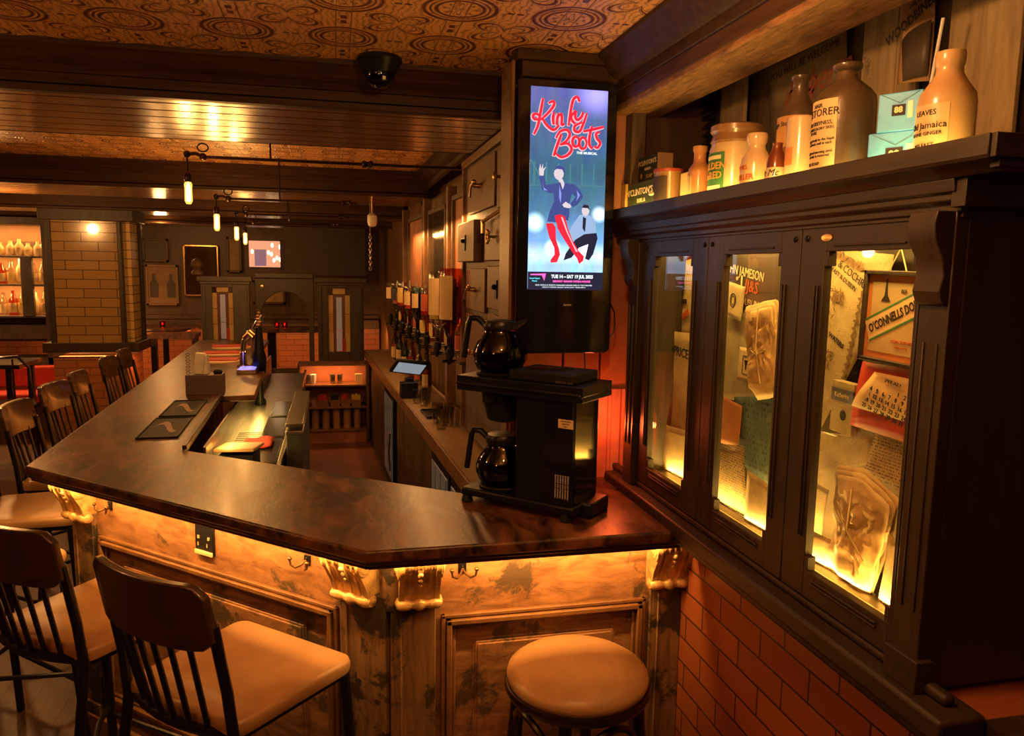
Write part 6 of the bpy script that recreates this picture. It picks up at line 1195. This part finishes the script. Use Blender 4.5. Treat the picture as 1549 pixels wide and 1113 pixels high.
picture('framed_picture', 'dark picture high on the far wall beside the tiled column', 'picture', (214, 255, 360, 396), m_brownp)
picture('framed_picture', 'cream notice seen through the arched opening', 'picture', (382, 432, 424, 460), m_paper2, m_wallw)
t, w2, h2 = picture('lit_wall_screen', 'bright lit picture of hanging lamps above the arched screen', 'screen', (374, 426, 362, 406), emis('lit_screen_base', (.75, .30, .16), .55), m_wallw, .015)
b = MB()
for x, z in ((-.16, .03), (.05, .02), (.10, .12), (.16, -.05), (.12, -.08), (.20, .10), (.20, -.07), (.09, .0)): b.sph((x, .01, z), .022, 10, (.8, .2, 1.4))
b.done('lit_lamps', emis('lit_screen_lamps', (1, .75, .35), 2.2), t)
b = MB(); b.bx(-.13, .02, .008, .014, -h2+.03, .06); b.done('dark_doorway', emis('lit_screen_door', (.35, .16, .20), .35), t)
b = MB(); b.bx(fy(430, 350, 9.8).x, fy(552, 350, 9.8).x, 9.8, 9.9, 1.72, 2.30); tag(b.done('dark_cupboard', m_cab), 'large plain dark cupboard face above the right stained glass screen', 'cupboard')
# far tables, lamps
def round_table(x, y, z, r, lab):
    t = thing('high_table', lab, 'table', (x, y, 0)); b = MB(); b.lathe([(.0001, z-.035), (r-.01, z-.035), (r, z-.02), (r-.005, z), (.0001, z)], n=32); b.done('tabletop', m_top, t); b = MB(); b.lathe([(.05, .03), (.04, .1), (.035, z-.15), (.08, z-.035)], n=16); b.done('pedestal', m_black, t); b = MB(); b.lathe([(.0001, 0), (.24, 0), (.22, .02), (.05, .04)], n=24); b.done('base', m_black, t)
p = AZ(250, 494, 1.05); round_table(p.x, p.y, 1.05, .42, 'round high table near the tiled column with a red candle glass on it')
def candle(x, y, z, lab):
    t = thing('candle_glass', lab, 'candle', (x, y, z)); b = MB(); b.lathe([(.0001, 0), (.03, 0), (.036, .07), (.033, .07), (.027, .004), (.0001, .004)], n=16); b.done('glass', m_redg, t); b = MB(); b.lathe([(.0001, .03), (.006, .032), (.007, .045), (.0001, .06)], n=10); b.done('flame', m_bulbs, t)
candle(p.x-.02, p.y-.05, 1.05, 'red candle glass on the round high table by the column')
t = thing('long_table', 'long dark high table seen through the arched opening', 'table', (-.75, 9.9, 0)); b = MB(); b.bx(-.75, .75, -.25, .25, 1.02, 1.07); b.done('tabletop', m_top, t, bevel=.004)
for x in (-.6, -.02, .6): b = MB(); b.bx(x-.05, x+.05, -.05, .05, 0, 1.02); b.done('leg', m_black, t)
candle(-.70, 9.8, 1.07, 'left red candle glass on the long table behind the arch'); candle(-.66+.05, 9.85, 1.07, 'right red candle glass on the long table behind the arch')
t = thing('long_table', 'far dark table right of the tiled column under the pictures', 'table', (-1.78, 9.3, 0)); b = MB(); b.bx(-.25, .25, -.2, .2, 1.0, 1.05); b.done('tabletop', m_top, t, bevel=.004)
for x in (-.22, .22): b = MB(); b.bx(x-.03, x+.03, -.04, .04, 0, 1.0); b.done('leg', m_black, t)
# left shelving with bottles, bench and chairs
SY = 9.2
A_ = AY(0, 335, SY); B_ = AY(79, 500, SY); xl = A_.x-.7; 
t = thing('display_shelving', 'lit display shelving of jars and bottles left of the tiled column', 'shelving', ((xl+B_.x)/2, SY, 0)); w2 = (B_.x-xl)/2
zs = [AY(40, y, SY).z for y in (478, 430, 387)]
b = MB(); b.bx(-w2, -w2+.05, 0, .35, 0, 2.28); b.bx(w2-.05, w2, -.02, .35, 0, 2.28); b.bx(-w2, w2, 0, .35, 2.22, 2.30); xm = AY(41, 430, SY).x-(xl+B_.x)/2; b.bx(xm-.055, xm+.055, -.01, .05, zs[0], zs[2]); b.bx(-w2, w2, .0, .35, zs[0]-.25, zs[0]-.10); b.bx(-w2, w2, -.02, .3, .72, .80); b.done('frame', m_navy, t, bevel=.004)
b = MB(); b.bx(-w2, w2, .33, .35, zs[0]-.3, 2.28); b.done('back', m_wallo, t)
for z in zs: b = MB(); b.bx(-w2, w2, .02, .33, z-.02, z); b.done('shelf', m_navy, t, bevel=.002)
for z in (zs[1]-.025, zs[2]-.025, 2.2): area('shelving_led', ((xl+B_.x)/2+.3, SY+.10, z), 9, 1.2, .02, (0, .25, -1), (1, .42, .12))
rw = ['bottom', 'middle', 'top']
for ri, z in enumerate(zs):
    for k, px in enumerate((4, 19, 33, 52, 67) if ri < 2 else (4, 20, 33, 46, 61, 70)):
        x = AY(px, 440, SY+.12).x; g_, l_ = [(m_clear, m_cream2), (m_amberg, m_paper1), (m_clear, m_lyel), (m_stone, m_cream2), (m_clear, m_paper1), (m_clear, m_cream2)][(k+ri) % 6]
        hh = (.26, .24, .15)[ri]+.02*(k % 3)-.01; rr = (.045, .045, .042)[ri]; o = thing('display_bottle', 'display bottle on the %s shelf of the left shelving, %s from the left' % (rw[ri], ['first', 'second', 'third', 'fourth', 'fifth', 'sixth'][k]), 'bottle', (x, SY+.13, z), 0, 'bottles in the left shelving')
        b = MB(); b.lathe([(.0001, 0), (rr, 0), (rr, hh*.62), (rr*.5, hh*.78), (rr*.4, hh), (.0001, hh)], n=14); b.done('body', g_ if ri < 2 else m_stone, o, smooth=50)
        b = MB(); b.lathe([(rr*1.03, hh*.12), (rr*1.04, hh*.12), (rr*1.04, hh*.5), (rr*1.03, hh*.5)], Matrix.Rotation(-PI/2, 4, 'Z'), 10, -1.2, 1.2, False); b.done('label', l_, o)
b = MB(); b.bx(-.14, .14, 0, .02, 0, .17); o = b.done('tin_sign', m_brownp); o.location = (AY(39, 358, SY+.3).x, SY+.28, AY(39, 375, SY+.3).z-.1); tag(o, 'small brown sign standing on the top shelf of the left shelving', 'sign')
t = thing('red_bench', 'long red upholstered bench along the left under the lit shelving', 'bench', (-3.6, 8.9, 0)); b = MB(); b.bx(-1.1, .85, -.25, .2, .38, .48); b.done('seat', m_redc, t, bevel=.02); b = MB(); b.bx(-1.1, .85, .12, .24, .50, .72); b.done('backrest', m_redc, t, bevel=.02); b = MB(); b.bx(-1.1, .85, -.2, .2, 0, .38); b.done('base', m_wallw, t)
t = thing('dark_table', 'dark table with thin legs in front of the red bench at left', 'table', (-3.35, 8.0, 0)); b = MB(); b.bx(-.7, .55, -.3, .3, .86, .90); b.done('tabletop', m_blkwood, t, bevel=.004)
for x in (-.6, .45):
    for y in (-.25, .25): b = MB(); b.bx(x-.025, x+.025, y-.025, y+.025, 0, .86); b.done('leg', m_blkwood, t)
t = thing('high_stool', 'dark low-backed chair at the table on the far left', 'chair', (-2.72, 7.2, 0), .4)
b = MB(); b.bx(-.2, .2, -.2, .2, .60, .64); b.done('seat', m_blkwood, t, bevel=.01)
for x in (-.17, .17):
    for y in (-.17, .17): b = MB(); b.tube([(x*1.15, y*1.15, 0), (x, y, .60)], .016, 8); b.done('leg', m_blkwood, t)
b = MB(); b.tube([(-.19, .19, .62), (-.18, .23, .9), (-.1, .25, 1.0), (.1, .25, 1.0), (.18, .23, .9), (.19, .19, .62)], .014, 8); b.tube([(-.06, .19, .62), (-.06, .245, .98)], .009, 6); b.tube([(.06, .19, .62), (.06, .245, .98)], .009, 6); b.done('backrest', m_blkwood, t)
